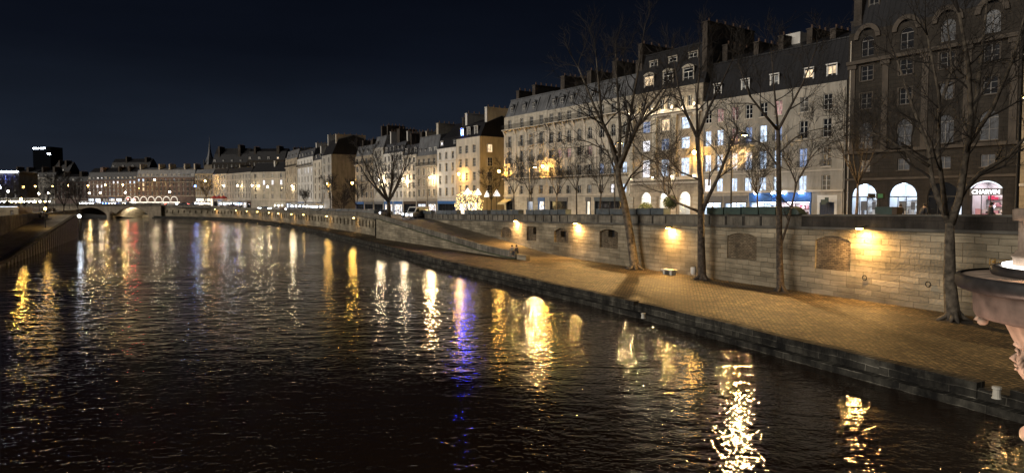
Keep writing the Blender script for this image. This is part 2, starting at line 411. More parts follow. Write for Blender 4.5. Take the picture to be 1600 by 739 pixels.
def panel(mb, a, b, c, d, rise, y=0, W=None, t=.04):
    """flat filled panel with an arched head, local"""
    W = W or (lambda x, z: z)
    pts = arch_curve(a, b, d - rise, rise) if rise > 0 else [(a, d), (b, d)]
    for (xa, za), (xb, zb) in zip(pts, pts[1:]):
        mb.quad((xa, y, W(xa, c)), (xb, y, W(xb, c)), (xb, y, W(xb, zb)), (xa, y, W(xa, za)))
    return mb

WC = {}
def win_meshes(w_, h_, rise, style, pane):
    k = (round(w_, 2), round(h_, 2), round(rise, 2), style, pane)
    if k in WC: return WC[k]
    f = MB(); a = w_ / 2; t = .06 if style != 'thin' else .045
    top = h_ - rise
    f.box(-a, -a + t, -.05, .03, 0, top); f.box(a - t, a, -.05, .03, 0, top); f.box(-a, a, -.05, .03, 0, t)
    if rise > 0:
        pts = arch_curve(-a, a, top, rise, 10); pin = arch_curve(-a + t, a - t, top, max(.05, rise - t), 10)
        for p, q, pi_, qi in zip(pts, pts[1:], pin, pin[1:]):
            f.quad((pi_[0], -.05, pi_[1]), (qi[0], -.05, qi[1]), (q[0], -.05, q[1]), (p[0], -.05, p[1]))
    else: f.box(-a, a, -.05, .03, h_ - t, h_)
    if style in ('casement', 'thin'):
        f.box(-t * .7, t * .7, -.055, .03, t, h_ - t * .5)
        n = 3 if h_ > 1.7 else 2
        for i in range(1, n): f.box(-a + t, a - t, -.045, .03, h_ * i / n - .022, h_ * i / n + .022)
    elif style == 'tall':
        f.box(-t * .7, t * .7, -.055, .03, t, h_ * .74)
        f.box(-a + t, a - t, -.06, .03, h_ * .74, h_ * .74 + .09)
        f.box(-a + t, a - t, -.045, .03, h_ * .36, h_ * .36 + .045)
    elif style == 'shop':
        n = max(1, int(w_ / 1.6))
        for i in range(1, n): f.box(-a + w_ * i / n - .03, -a + w_ * i / n + .03, -.05, .03, 0, h_)
    elif style == 'archshop':
        f.box(-a + t, a - t, -.06, .03, top - .05, top + .07)
        for q in (-.36, .22): f.box(a * 2 * q / 2 - .03, a * 2 * q / 2 + .03, -.05, .03, 0, top)
    p = MB(); panel(p, -a, a, 0, h_, rise)
    WC[k] = (f.mesh('window', M['framed'] if pane in ('dimg2', 'glass2') else M['trimw'] if style not in ('shop', 'archshop') else M['iron']), p.mesh('pane', M[pane]))
    return WC[k]
def window(parent, x, y, z, w_, h_, rise=0, style='casement', pane='glass', name='window'):
    a, b = win_meshes(w_, h_, rise, style, pane)
    o = place(a, name, parent, (x, y, z)); place(b, 'pane', o, (0, .012, 0)); return o

def rail(mb, x0, x1, z, y=-.6, h=.95, step=.16, sides=True):
    mb.box(x0, x1, y - .02, y + .02, z + h - .04, z + h); mb.box(x0, x1, y - .015, y + .015, z + .08, z + .11); mb.box(x0, x1, y - .012, y + .012, z + h * .72, z + h * .72 + .03)
    n = max(2, int((x1 - x0) / step))
    for i in range(n + 1):
        x = x0 + (x1 - x0) * i / n; mb.box(x - .012, x + .012, y - .01, y + .01, z, z + h)
    if sides:
        for x in (x0, x1):
            mb.box(x - .015, x + .015, y, -.003, z + h - .04, z + h)
            for q in range(3): mb.box(x - .012, x + .012, y + .15 + q * .16, y + .17 + q * .16, z, z + h)

LINE_A, LINE_S = 98.8, .69
def lineD(px, a=LINE_A, s=LINE_S): return a / (s + (px - 800) / F)
def linept(px, a=LINE_A, s=LINE_S):
    D = lineD(px, a, s); return Vector(((px - 800) / F * D, D, 0))

class Bld:
    """a terrace building: local X along the facade left to right, Y inward"""
    def __init__(b, label, p0, p1, depth=11, wall='lime', trim='trim', name='apartment_building', cat='building', base=None, group=None):
        b.p0 = Vector((p0[0], p0[1], 0)); b.p1 = Vector((p1[0], p1[1], 0)); d = b.p1 - b.p0; b.L = d.length; b.dir = d.normalized()
        b.zb = (min(sz(p0[1]), sz(p1[1])) - .4) if base is None else base
        b.rz = math.atan2(d.y, d.x); b.root = thing(name, label, cat, (b.p0.x, b.p0.y, b.zb), b.rz, group)
        b.depth = depth; b.wall = wall; b.trim = M[trim]; b.ops = []; b.wins = []; b.tr = MB()
    def s(b, px):
        """distance along the facade seen on bearing px"""
        u = (px - 800) / F; n = b.p0.x - u * b.p0.y; q = u * b.dir.y - b.dir.x
        return n / q
    def z(b, py, px):
        """height above the base of a mark at (px,py) on the facade"""
        D = b.p0.y + b.dir.y * b.s(px); return zat(py, D) - b.zb
    def win(b, x, zb, w_, h_, rise=0, style='casement', pane='glass', sill=True, hood=False, name='window', surround=False):
        if x - w_ / 2 < .1 or x + w_ / 2 > b.L - .1: return None
        b.ops.append((x - w_ / 2, x + w_ / 2, zb, zb + h_, rise))
        if sill: b.tr.box(x - w_ / 2 - .1, x + w_ / 2 + .1, -.12, -.002, zb - .14, zb - .01)
        if hood: b.tr.box(x - w_ / 2 - .18, x + w_ / 2 + .18, -.2, -.002, zb + h_ + .12, zb + h_ + .27)
        if surround:
            b.tr.box(x - w_ / 2 - .2, x - w_ / 2 - .02, -.06, -.002, zb, zb + h_ + .0); b.tr.box(x + w_ / 2 + .02, x + w_ / 2 + .2, -.06, -.002, zb, zb + h_ + .0); b.tr.box(x - w_ / 2 - .2, x + w_ / 2 + .2, -.065, -.002, zb + h_ + .01, zb + h_ + .11)
        return window(b.root, x, .2, zb, w_, h_, rise, style, pane, name)
    def course(b, z, h=.2, out=.15, x0=0, x1=None): b.tr.box(x0 - out * .0, (x1 or b.L), -out, -.002, z, z + h)
    def cornice(b, z, out=.5):
        b.tr.box(-.0, b.L, -out * .45, -.002, z - .45, z - .22); b.tr.box(-.0, b.L, -out * .7, -.002, z - .215, z - .1); b.tr.box(-.0, b.L, -out, .3, z - .098, z + .05)
    def balcony(b, z, x0, x1, h=.95, y=-.65):
        s = MB(); s.box(x0, x1, y - .05, -.004, z - .16, z)
        n = max(2, int((x1 - x0) / 1.6))
        for i in range(n): x = x0 + (x1 - x0) * (i + .5) / n; s.hexa([(x - .1, -.01, z - .55), (x + .1, -.01, z - .55), (x + .1, -.008, z - .161), (x - .1, -.008, z - .161)], [(x - .1, -.02, z - .55), (x + .1, -.02, z - .55), (x + .1, y + .1, z - .162), (x - .1, y + .1, z - .162)])
        o = s.build('balcony', b.trim, b.root); r = MB(); rail(r, x0 + .02, x1 - .02, z, y); r.build('railing', M['iron'], o)
    def finish(b, H_, pil=None):
        b.H = H_; mb = MB(); wall_grid(mb, b.L, 0, H_, b.ops, .32)
        d = b.depth
        mb.quad((b.L, 0, 0), (b.L, d, 0), (b.L, d, H_), (b.L, 0, H_)); mb.quad((0, d, 0), (0, 0, 0), (0, 0, H_), (0, d, H_)); mb.quad((b.L, d, 0), (0, d, 0), (0, d, H_), (b.L, d, H_))
        mb.quad((0, 0, H_), (b.L, 0, H_), (b.L, d, H_), (0, d, H_))
        mb.build('wall', M[b.wall], b.root)
        if b.tr.v: b.tr.build('mouldings', b.trim, b.root)
    def roof(b, h1=2.6, w1=1.2, h2=1.2, mat='zinc', top=None, y0=.25, w2=None):
        d = b.depth; z = b.H + .052; mid = w2 or d / 2
        b.roofp = (y0, w1, h1, z)
        pr = [(y0, z), (y0 + w1, z + h1), (mid, z + h1 + h2), (d - y0 - w1, z + h1), (d - y0, z)]
        m = MB(); n = len(pr); x0, x1 = .02, b.L - .02
        m.add([(x0, y, q) for y, q in pr] + [(x1, y, q) for y, q in pr], [(i, i + n, i + 1 + n, i + 1) for i in range(n - 1)] + [tuple(range(n)), tuple(range(2 * n - 1, n - 1, -1)), (0, n - 1, 2 * n - 1, n)])
        m.add([(x0, y0 + w1 - .12, z + h1 - .02), (x1, y0 + w1 - .12, z + h1 - .02), (x1, y0 + w1 - .12, z + h1 + .16), (x0, y0 + w1 - .12, z + h1 + .16), (x0, y0 + w1 + .3, z + h1 + .16), (x1, y0 + w1 + .3, z + h1 + .16)], [(0, 1, 2, 3), (3, 2, 5, 4)])
        b.roofo = m.build('roof', M[mat], b.root); b.rh = h1 + h2; return b.roofo
    def dormer(b, x, w_=1.1, h_=1.5, zo=.35, pane='glass', mat='trimw', arch=0, style='casement', yo=.1):
        y0, w1, h1, z = b.roofp; y = y0 + yo + w1 * zo / h1; zb = z + zo; a = w_ / 2 + .16
        yb = y0 + w1 * min(1, (zo + h_ + .3) / h1) + .9
        o = MB(); o.box(x - a, x - w_ / 2, y, y + .12, zb, zb + h_ + .16); o.box(x + w_ / 2, x + a, y, y + .12, zb, zb + h_ + .16); o.box(x - a - .06, x + a + .06, y - .12, y + .12, zb + h_ + .162, zb + h_ + .30)
        if arch:
            pts = arch_curve(x - a, x + a, zb + h_ + .30, arch, 8)
            for (xa, za), (xb, zb2) in zip(pts, pts[1:]):
                o.quad((xa, y - .1, zb + h_ + .30), (xb, y - .1, zb + h_ + .30), (xb, y - .1, zb2), (xa, y - .1, za)); o.quad((xa, y - .1, za), (xb, y - .1, zb2), (xb, yb, zb2), (xa, yb, za))
        d = o.build('dormer', M[mat], b.root)
        c = MB(); c.box(x - a + .02, x + a - .02, y + .125, yb, zb - .2, zb + h_ + .24); c.build('cheek', M['darkzinc'], d)
        window(d, x, y + .09, zb, w_, h_, 0, style, pane)
    def chimney(b, x, w_=.9, h_=2.2, y0=1.5, y1=None, mat='brick', pots=5, zb=None, label=None):
        y1 = y1 or b.depth - 2; zt = b.H + b.rh + h_; m = MB(); m.box(x - w_ / 2, x + w_ / 2, y0, y1, b.H + .3 if zb is None else zb, zt); m.box(x - w_ / 2 - .08, x + w_ / 2 + .08, y0 - .08, y1 + .08, zt + .002, zt + .16)
        o = m.build('chimney', M[mat], b.root)
        for i in range(pots):
            y = y0 + (y1 - y0) * (i + .5) / pots
            place(POT, 'chimney_pot', o, (x + random.uniform(-.1, .1), y, zt + .16))
    def down(b, x, z1, mat='trimw'):
        m = MB(); m.tube([(x, -.12, .2), (x, -.12, z1)], [.07, .07], 6)
        for q in range(int(z1 / 3)): m.box(x - .09, x + .09, -.2, -.002, 1 + q * 3, 1.06 + q * 3)
        m.build('drainpipe', M[mat], b.root)
POT = MB().lathe([(.16, 0), (.13, .1), (.12, .55), (.15, .6), (.001, .6)], 8).mesh('chimney_pot', M['pot'])
rnd = random.Random(7)
def clear():
    m = bpy.data.materials.new('shop_glass'); m.use_nodes = True; t = m.node_tree; t.nodes.clear(); o = t.nodes.new('ShaderNodeOutputMaterial'); mx = t.nodes.new('ShaderNodeMixShader'); mx.inputs[0].default_value = .08
    a = t.nodes.new('ShaderNodeBsdfTransparent'); g = t.nodes.new('ShaderNodeBsdfGlossy'); g.inputs['Roughness'].default_value = .03; t.links.new(a.outputs[0], mx.inputs[1]); t.links.new(g.outputs[0], mx.inputs[2]); t.links.new(mx.outputs[0], o.inputs[0]); return m
M['clear'] = clear()
M['roomwall'] = plain('white_shop_wall', (.72, .74, .76), .8, var=.04)
M['roomfloor'] = plain('shop_floor', (.25, .22, .2), .4)
GOODS = dict(white=[(.7, .7, .7), (.12, .12, .13), (.45, .40, .33), (.05, .05, .06)], red=[(.70, .06, .14), (.75, .70, .70), (.60, .30, .36), (.05, .03, .03)], blue=[(.05, .20, .60), (.7, .75, .8), (.10, .45, .60), (.6, .12, .15), (.02, .04, .12)], warm=[(.45, .30, .18), (.7, .66, .6), (.2, .12, .07)])
def room(b, x0, x1, z0, z1, kind='white', col=(.72, .84, 1.0), s=7, d=3.6, n=26):
    y = .34; root = MB(); root.quad((x0, y, z0), (x0, y + d, z0), (x0, y + d, z1), (x0, y, z1)); root.quad((x1, y, z0), (x1, y, z1), (x1, y + d, z1), (x1, y + d, z0)); root.quad((x0, y + d, z0), (x1, y + d, z0), (x1, y + d, z1), (x0, y + d, z1)); root.quad((x0, y, z1), (x0, y + d, z1), (x1, y + d, z1), (x1, y, z1))
    r = root.build('shop_room', M['roomwall'], b.root); MB().quad((x0, y, z0 + .001), (x1, y, z0 + .001), (x1, y + d, z0 + .001), (x0, y + d, z0 + .001)).build('floor', M['roomfloor'], r)
    c = MB(); k = max(1, int((x1 - x0) / 1.6))
    for i in range(k):
        xx = x0 + (x1 - x0) * (i + .5) / k; c.box(xx - .45, xx + .45, y + .5, y + d - .5, z1 - .1, z1 - .04)
    c.build('ceiling_light', emit('shop_ceiling_%s' % kind, col, s), r)
    rr = random.Random(int(x0 * 10)); sh = 0; cols = [plain('goods_%s_%d' % (kind, i), c_, .6, var=.1) for i, c_ in enumerate(GOODS[kind])]
    for q_ in range(3):
        zz = z0 + 1.0 + q_ * .75
        if zz < z1 - .6: MB().box(x0 + .1, x1 - .1, y + d - .4, y + d - .01, zz, zz + .04).build('shelf', M['wood'], r)
    for i in range(n):
        m = MB(); kx = rr.uniform(x0 + .4, x1 - .4); w_ = rr.uniform(.08, .3)
        if rr.random() < .6: q_ = rr.randrange(3); zz = z0 + 1.045 + q_ * .75; m.box(kx - w_, kx + w_, y + d - .38, y + d - .1, zz, zz + rr.uniform(.15, .55)); nm = 'goods_box'
        else: h_ = rr.uniform(.5, 1.7); yy = y + rr.uniform(.3, d * .5); m.box(kx - w_, kx + w_, yy, yy + .3, z0 + .002, z0 + h_); nm = 'display_case'
        m.build(nm, rr.choice(cols), r)
    return r

# ================================================================== SETTING
def V2(p): return Vector((p[0], p[1], 0))
EPX = [(1760, 706), (1600, 662), (1300, 581), (1000, 497.5), (800, 447), (672, 416), (600, 394), (560, 383), (500, 367.5), (440, 353.5), (386, 346.5), (310, 342.2), (236, 340.5)]
E = [at(a, b, 0) for a, b in EPX][::-1]; E = [V2(p) for p in E]
d_ = (E[-1] - E[-2]).normalized(); E.append(E[-1] + d_ * 14)
WA, WB = V2(at(1490, 490, QZ)), V2(at(840, 396, QZ)); wdir = (WA - WB).normalized()
def wall_at_px(px):
    u = (px - 800) / F; s = (WB.x - u * WB.y) / (u * wdir.y - wdir.x); return WB + wdir * s
W0 = wall_at_px(645); W1 = WA + wdir * 30; WL = (W1 - W0).length; WRZ = math.atan2(wdir.y, wdir.x)
O1, O0 = V2(at(805, 405, QZ)), V2(at(588, 372, QZ)); odir = (O1 - O0).normalized(); OL = (O1 - O0).length
NP = [V2(at(a, b, QZ)) for a, b in [(240, 338), (330, 339), (386, 341.3), (440, 347), (500, 354.5), (560, 363.5)]] + [V2(at(586, 368.5, QZ))]
def xat(path, D):
    ps = sorted(path, key=lambda p: p.y)
    if D <= ps[0].y: a, b = ps[0], ps[1]
    elif D >= ps[-1].y: a, b = ps[-2], ps[-1]
    else:
        for a, b in zip(ps, ps[1:]):
            if a.y <= D <= b.y: break
    return a.x + (b.x - a.x) * (D - a.y) / (b.y - a.y)
OUTER = NP[:-1] + [O0]
def sweep(mb, path, prof, closed=True, cap=True):
    n = len(path); rings = []
    for i, p in enumerate(path):
        a = (path[i] - path[i - 1]).normalized() if i else None; b = (path[i + 1] - path[i]).normalized() if i < n - 1 else None
        d = ((a or b) + (b or a)).normalized(); nn = Vector((-d.y, d.x, 0)); k = 1 / max(.5, (Vector((-(a or b).y, (a or b).x, 0))).dot(nn))
        rings.append([(p.x + nn.x * o * k, p.y + nn.y * o * k, z) for o, z in prof(i, p)])
    m = len(rings[0]); fs = []
    for i in range(n - 1):
        for j in range(m if closed else m - 1):
            j2 = (j + 1) % m; fs.append((i * m + j, (i + 1) * m + j, (i + 1) * m + j2, i * m + j2))
    if cap and closed: fs.append(tuple(range(m))[::-1]); fs.append(tuple((n - 1) * m + j for j in range(m)))
    mb.add([v for r in rings for v in r], fs); return mb
def resample(path, step):
    out = [path[0]]
    for a, b in zip(path, path[1:]):
        k = max(1, int((b - a).length / step))
        for i in range(1, k + 1): out.append(a + (b - a) * (i / k))
    return out
def cut(path, s0, s1):
    out = []; s = 0
    for a, b in zip(path, path[1:]):
        l = (b - a).length
        if s + l > s0 and s < s1:
            t0 = max(0, (s0 - s) / l); t1 = min(1, (s1 - s) / l)
            if not out: out.append(a + (b - a) * t0)
            out.append(a + (b - a) * t1)
        s += l
    return out
def plen(path): return sum((b - a).length for a, b in zip(path, path[1:]))
def s_of_px(path, px):
    s = 0; u = (px - 800) / F
    for a, b in zip(path, path[1:]):
        fa = a.x - u * a.y; fb = b.x - u * b.y
        if fa * fb <= 0: return s + (b - a).length * fa / (fa - fb)
        s += (b - a).length
    return s

# river, one sheet to the horizon
riv = MB().quad((-2500, -300, 0), (2500, -300, 0), (2500, 4500, 0), (-2500, 4500, 0)).build('river', M['water']); tag(riv, kind='structure')
# lower quay of cobbles
q = MB(); Ds = [8, 15, 20, 26, 32, 40, 50, 60, 70, 82, 95, 110, 125, 131, 140, 150, 165, 180, 200, 220, 237, 250, 270, 294, 310, 322]
def quay_right(D): return (xat([W0, W1], D) if D < 140 else xat(OUTER, D) + 1) + .3
for a, b in zip(Ds, Ds[1:]):
    xa, xb = xat(E, a) + .9, xat(E, b) + .9
    ra, rb = quay_right(a), quay_right(b)
    for k in range(4): q.quad((xa + (ra - xa) * k / 4, a, QZ), (xa + (ra - xa) * (k + 1) / 4, a, QZ), (xb + (rb - xb) * (k + 1) / 4, b, QZ), (xb + (rb - xb) * k / 4, b, QZ))
tag(q.build('lower_quay', M['cobble']), kind='structure')
# kerb of the lower quay: ledge at the water and raised stones above it
ek = thing('quay_edge', 'dark stepped stone edge of the cobbled lower quay, along the water', 'stone kerb', (0, 0, 0))
Er = resample(E, 6); rk = random.Random(5); JIT = {}
def jt(i, p, a=.03):
    k = (round(p.x, 1), round(p.y, 1)); JIT.setdefault(k, rk.uniform(-a, a)); return JIT[k]
sweep(MB(), Er, lambda i, p: [(0, -1.5), (.75, -1.5), (.75, .34), (0, .30)]).build('ledge', M['kerb'], ek)
sg = [s_of_px(E, 983), s_of_px(E, 990), s_of_px(E, 1523), s_of_px(E, 1575)]
for s0, s1 in ((0, sg[0]), (sg[1], sg[2]), (sg[3], plen(E))):
    sweep(MB(), resample(cut(E, s0, s1), 1.7), lambda i, p: [(.45 + jt(i, p), .20), (.92, .20), (.92, QZ + .26 + jt(i, p)), (.45 + jt(i, p), QZ + .24 + jt(i, p))]).build('kerb_stone', M['kerb'], ek)
sweep(MB(), resample(cut(E, sg[0] - 1, plen(E)), 6), lambda i, p: [(.5, .20), (1.3, .20), (1.3, QZ + .004), (.5, QZ + .004)]).build('step', M['kerb'], ek)

# street level of the right bank
st = MB(); Ds2 = [10, 20, 30, 42, 55, 70, 92, 110, 131, 131.01, 145, 156, 180, 210, 237, 265, 294, 315, 334, 345]
for a, b in zip(Ds2, Ds2[1:]):
    f = (lambda D: xat([W0, W1], D) + .25) if a < 131 else (lambda D: xat(OUTER, D) + .25)
    st.quad((f(a), a, sz(a)), (f(a) + 260, a, sz(a)), (f(b) + 260, b, sz(b)), (f(b), b, sz(b)))
tag(st.build('street', M['asphalt']), kind='structure')
fl = MB(); fl.hexa([(-2400, 362, -1), (2400, 362, -1), (2400, 4400, -1), (-2400, 4400, -1)], [(-2400, 362, 5.1), (2400, 362, 5.1), (2400, 4400, 5.1), (-2400, 4400, 5.1)])
fl.hexa([(120, -60, -1), (2400, -60, -1), (2400, 361.9, -1), (120, 361.9, -1)], [(120, -60, 3.9), (2400, -60, 3.9), (2400, 361.9, 3.9), (120, 361.9, 3.9)])
tag(fl.build('ground', M['asphalt']), kind='structure')

# tall quay wall with niches, string course and parapet
qw = thing('quay_wall', 'tall masonry quay wall with blocked arched openings behind the cobbled quay', 'quay wall', (W0.x, W0.y, QZ), WRZ)
WD = lambda s: W0.y + wdir.y * s
ZM = 4.6
wtop = lambda s: (sz(WD(s)) - QZ)
warp = lambda x, z: z if z <= 0 else z * wtop(x) / ZM
def wz(py, s): return (zat(py, WD(s)) - QZ) * ZM / wtop(s)
def ws(px): return (wall_at_px(px) - W0).length
ops = []; nic = []
for (xa, xb, yt, yb, rise, blackhole) in [(783, 799, 355, 371, .5, None), (823, 838, 354, 376, .0, (830, 838, 356, 366)), (866, 888, 357, 379, .45, (873, 881, 361, 371)), (937, 966, 358, 388, .35, (947, 957, 359.5, 371)), (1137, 1183, 364, 405, .3, None), (1275, 1330, 369, 422, .32, None)]:
    a, b = ws(xa), ws(xb); m = (a + b) / 2; ops.append((a, b, wz(yb, m), wz(yt, m), rise)); nic.append(((a, b, wz(yb, m), wz(yt, m), rise), blackhole))
wg = MB(); wall_grid(wg, WL, -.6, ZM, ops, .38, warp, 4.0); wg.build('wall', M['quay'], qw)
for o, hole in nic:
    ms = MB(); ps = []
    if hole:
        ha, hb = ws(hole[0]), ws(hole[1]); m = (ha + hb) / 2; hz = (wz(hole[3], m), wz(hole[2], m))
        g = MB(); 
        # rubble filling left open around a small dark hole
        L_ = o[1] - o[0]
        wall_grid(g, L_, o[2], o[3], [(max(.05, ha - o[0]), min(L_ - .05, hb - o[0]), hz[0], min(hz[1], o[3] - .05), 0)], .5, lambda x, z: warp(x + o[0], z))
        g.v = [(x + o[0], y + .3, z) for x, y, z in g.v]; f_ = g.build('infill', M['infill'], qw)
        k = MB(); k.box(ha - .2, hb + .2, .85, 1.0, warp(m, hz[0]) - .3, warp(m, hz[1]) + .3); k.build('grille', M['iron'], f_)
    else:
        g = MB(); panel(g, o[0] - .01, o[1] + .01, o[2], o[3], o[4], .12, warp); g.build('infill', M['infill'], qw)
Wp = resample([W0, W1], 4)
sweep(MB(), Wp, lambda i, p: [(-.16, sz(p.y) - QZ - .12 + QZ), (.5, sz(p.y) - .12), (.5, sz(p.y) + .06), (-.16, sz(p.y) + .06)]).build('string_course', M['cop'])
def parent_keep(o, par):
    o.parent = par; par_m = Matrix.Translation(par.location) @ par.rotation_euler.to_matrix().to_4x4(); o.matrix_parent_inverse = par_m.inverted(); return o
parent_keep(bpy.data.objects['string_course'], qw)
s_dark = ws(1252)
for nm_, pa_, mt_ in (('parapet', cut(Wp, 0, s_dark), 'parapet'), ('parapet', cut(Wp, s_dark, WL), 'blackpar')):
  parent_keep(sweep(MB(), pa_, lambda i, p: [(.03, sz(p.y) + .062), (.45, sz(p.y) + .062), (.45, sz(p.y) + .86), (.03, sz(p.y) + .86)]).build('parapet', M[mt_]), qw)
parent_keep(sweep(MB(), Wp, lambda i, p: [(-.03, sz(p.y) + .862), (.51, sz(p.y) + .862), (.51, sz(p.y) + 1.0), (-.03, sz(p.y) + 1.0)]).build('coping', M['cop']), qw)
# iron rings and a rusty tie on the wall
for px, py in ((1354, 434), (1454, 444)):
    s = ws(px); z = zat(py, WD(s)) - QZ; m = MB(); m.lathe([(.17, -.02), (.2, 0), (.17, .02), (.14, 0), (.17, -.02)], 10); 
    m.v = [(x + s, -.06 + zz, y + z) for x, y, zz in m.v]; m.build('mooring_ring', M['iron'], qw)
# ramp with its own outer wall
ramp_z = lambda D: interp([(0, QZ), (84, QZ + .01), (90, QZ + .25), (131, 4.35), (143, 4.42)], D)
rp = MB(); Dr = [83, 86, 90, 96, 104, 112, 120, 131, 137, 143]
for a, b in zip(Dr, Dr[1:]):
    fo = lambda D: (xat([O0, O1], D) if D < 131 else xat([O0, NP[-1]], D) if D < 132 else xat(OUTER, D)) + .3
    rp.quad((fo(a), a, ramp_z(a) + .006), (xat([W0, W1], a) + .3, a, ramp_z(a) + .006), (xat([W0, W1], b) + .3, b, ramp_z(b) + .006), (fo(b), b, ramp_z(b) + .006))
tag(rp.build('ramp', M['rampstone']), kind='structure')
rw = thing('ramp_wall', 'low sloping outer wall of the ramp where the couple sits', 'ramp wall', (O0.x, O0.y, QZ), math.atan2(odir.y, odir.x))
OD = lambda s: O0.y + odir.y * s
g = MB(); g.hexa([(0, 0, -.5), (OL, 0, -.5), (OL, .45, -.5), (0, .45, -.5)], [(0, 0, -.4), (OL, 0, -.4), (OL, .45, -.4), (0, .45, -.4)])
g = MB(); ns = 16
for i in range(ns):
    a, b = OL * i / ns, OL * (i + 1) / ns; za, zb = ramp_z(OD(a)) - QZ + 0.02, ramp_z(OD(b)) - QZ + 0.02
    g.hexa([(a, 0, -.4), (b, 0, -.4), (b, .5, -.4), (a, .5, -.4)], [(a, 0, za), (b, 0, zb), (b, .5, zb), (a, .5, za)])
g.build('wall', M['quay'], rw)
g = MB(); c = MB(); p_ = MB()
for i in range(ns):
    a, b = OL * i / ns, OL * (i + 1) / ns; za, zb = ramp_z(OD(a)) - QZ, ramp_z(OD(b)) - QZ
    p_.hexa([(a, .04, za + .14), (b, .04, zb + .14), (b, .46, zb + .14), (a, .46, za + .14)], [(a, .04, za + .95), (b, .04, zb + .95), (b, .46, zb + .95), (a, .46, za + .95)])
    c.hexa([(a, -.09, za + .024), (b, -.09, zb + .024), (b, .5, zb + .024), (a, .5, za + .024)], [(a, -.09, za + .138), (b, -.09, zb + .138), (b, .5, zb + .138), (a, .5, za + .138)])
p_.build('parapet', M['parapet'], rw); c.build('string_course', M['ivy'], rw)
mw = MB(); mw.box(OL + .01, OL + 2.3, .2, .75, -.3, .62); mw.build('mounting_block', M['quay'], rw)

# niche wall further along towards the bridge, with its street parapet
nw = thing('niche_wall', 'long quay wall with a row of small arched niches, left of the ramp', 'quay wall', (0, 0, 0))
k_ = 0
for a, b in zip(NP, NP[1:]):
    d = b - a; L_ = d.length
    if L_ < .5: continue
    dn = d.normalized(); ht = lambda x, a=a, dn=dn: sz(a.y + dn.y * x) - QZ
    nb = max(1, round(L_ / 3.6)) if L_ > 6 else 0; ops = [((i + .5) * L_ / nb - .62, (i + .5) * L_ / nb + .62, 1.55, 3.1, .62) for i in range(nb)]
    g = MB(); wall_grid(g, L_, -.5, 3.4, ops, .4, lambda x, z, ht=ht: z if z < 3.2 else ht(x), 6)
    for o in ops: g.box(o[0] - .02, o[1] + .02, .38, .42, o[2], o[3])
    o = g.build('wall', M['quay'], nw); o.location = (a.x, a.y, QZ); o.rotation_euler = (0, 0, math.atan2(d.y, d.x))
NPr = resample(NP[:-1] + [O0], 8)
sweep(MB(), NPr, lambda i, p: [(-.12, sz(p.y) - .05), (.5, sz(p.y) - .05), (.5, sz(p.y) + .08), (-.12, sz(p.y) + .08)]).build('string_course', M['cop'], nw)
sweep(MB(), NPr, lambda i, p: [(.03, sz(p.y) + .082), (.45, sz(p.y) + .082), (.45, sz(p.y) + 1.0), (.03, sz(p.y) + 1.0)]).build('parapet', M['parapet'], nw)

# arched bridge
BD = 331.0
br = thing('stone_bridge', 'low stone bridge with one pale-lit arch, closing the river at the left', 'bridge', (-172 - 66, BD, 0))
g = MB(); cx = -.557 * BD + 172 + 66
ops = [(cx - 20 * i - 8.7, cx - 20 * i + 8.7, -1.0, 5.1, 4.4) for i in range(3)]
wall_grid(g, 68, -1.0, 5.9, ops, 26); g.quad((0, 0, 5.9), (68, 0, 5.9), (68, 26, 5.9), (0, 26, 5.9)); g.quad((0, 26, -1), (68, 26, -1), (68, 26, 1), (0, 26, 1))
g.build('wall', M['tan'], br)
c = MB(); c.box(0, 68, -.25, -.01, 5.75, 6.0); c.box(0, 68, -.1, .3, 6.002, 6.9); c.box(0, 68, 25.6, 26, 5.95, 6.9); c.build('parapet', M['parapet'], br)
for i in (0, 1, 2):
    x = cx - 10 + -20 * i + (0 if i else 0); m = MB(); m.lathe([(1.6, -1), (1.6, 2.4), (.1, 3.2)], 10, (x, -.2, 0)); m.build('pier_nose', M['tan'], br)
light('AREA', 'arch_light', (-.557 * BD, BD + 5, .4), 5200, (1, .86, .6), rad=2.0, target=(-.557 * BD, BD + 11, 6))

# left bank: embankment with a sloping ramp down to the water
LP = [V2(at(-140, 448, 0)), V2(at(10, 415, 0)), V2(at(120, 372, 0))]
LB = thing('left_embankment', 'dark ribbed embankment with a ramp sloping down to the water at the left edge', 'embankment', (0, 0, 0))
lz = lambda D: interp([(0, .5), (80, .5), (145, 5.0), (400, 5.0)], D)
Lr = resample(LP, 4)
sweep(MB(), Lr, lambda i, p: [(0, -1.5), (5.6, -1.5), (5.6, lz(p.y)), (0, lz(p.y))]).build('ramp', M['greyr'], LB)
sweep(MB(), Lr, lambda i, p: [(-.12, lz(p.y) - .25), (.45, lz(p.y) - .25), (.45, lz(p.y) + .12), (-.12, lz(p.y) + .12)]).build('kerb', M['parapet'], LB)
rib = MB(); Lr2 = resample(LP, 2.2)
for a in Lr2:
    d = (LP[2] - LP[1]).normalized(); rib = MB(); rib.tube([(a.x + d.y * .12, a.y - d.x * .12, -.8), (a.x + d.y * .12, a.y - d.x * .12, lz(a.y) - .27)], [.16, .16], 5); rib.build('rib', M['bench'], LB)  # pale stone: lamplight from the opposite bank put into the rib colour
sweep(MB(), Lr, lambda i, p: [(5.61, -1), (6.1, -1), (6.1, 5.45), (5.61, 5.45)]).build('upper_wall', M['parapet'], LB)
LE = LP[2] + Vector((-(LP[2] - LP[1]).normalized().y * 6, (LP[2] - LP[1]).normalized().x * 6, 0))
lb2 = [LE, V2((-150, 238)), V2((-238, BD + 2))]
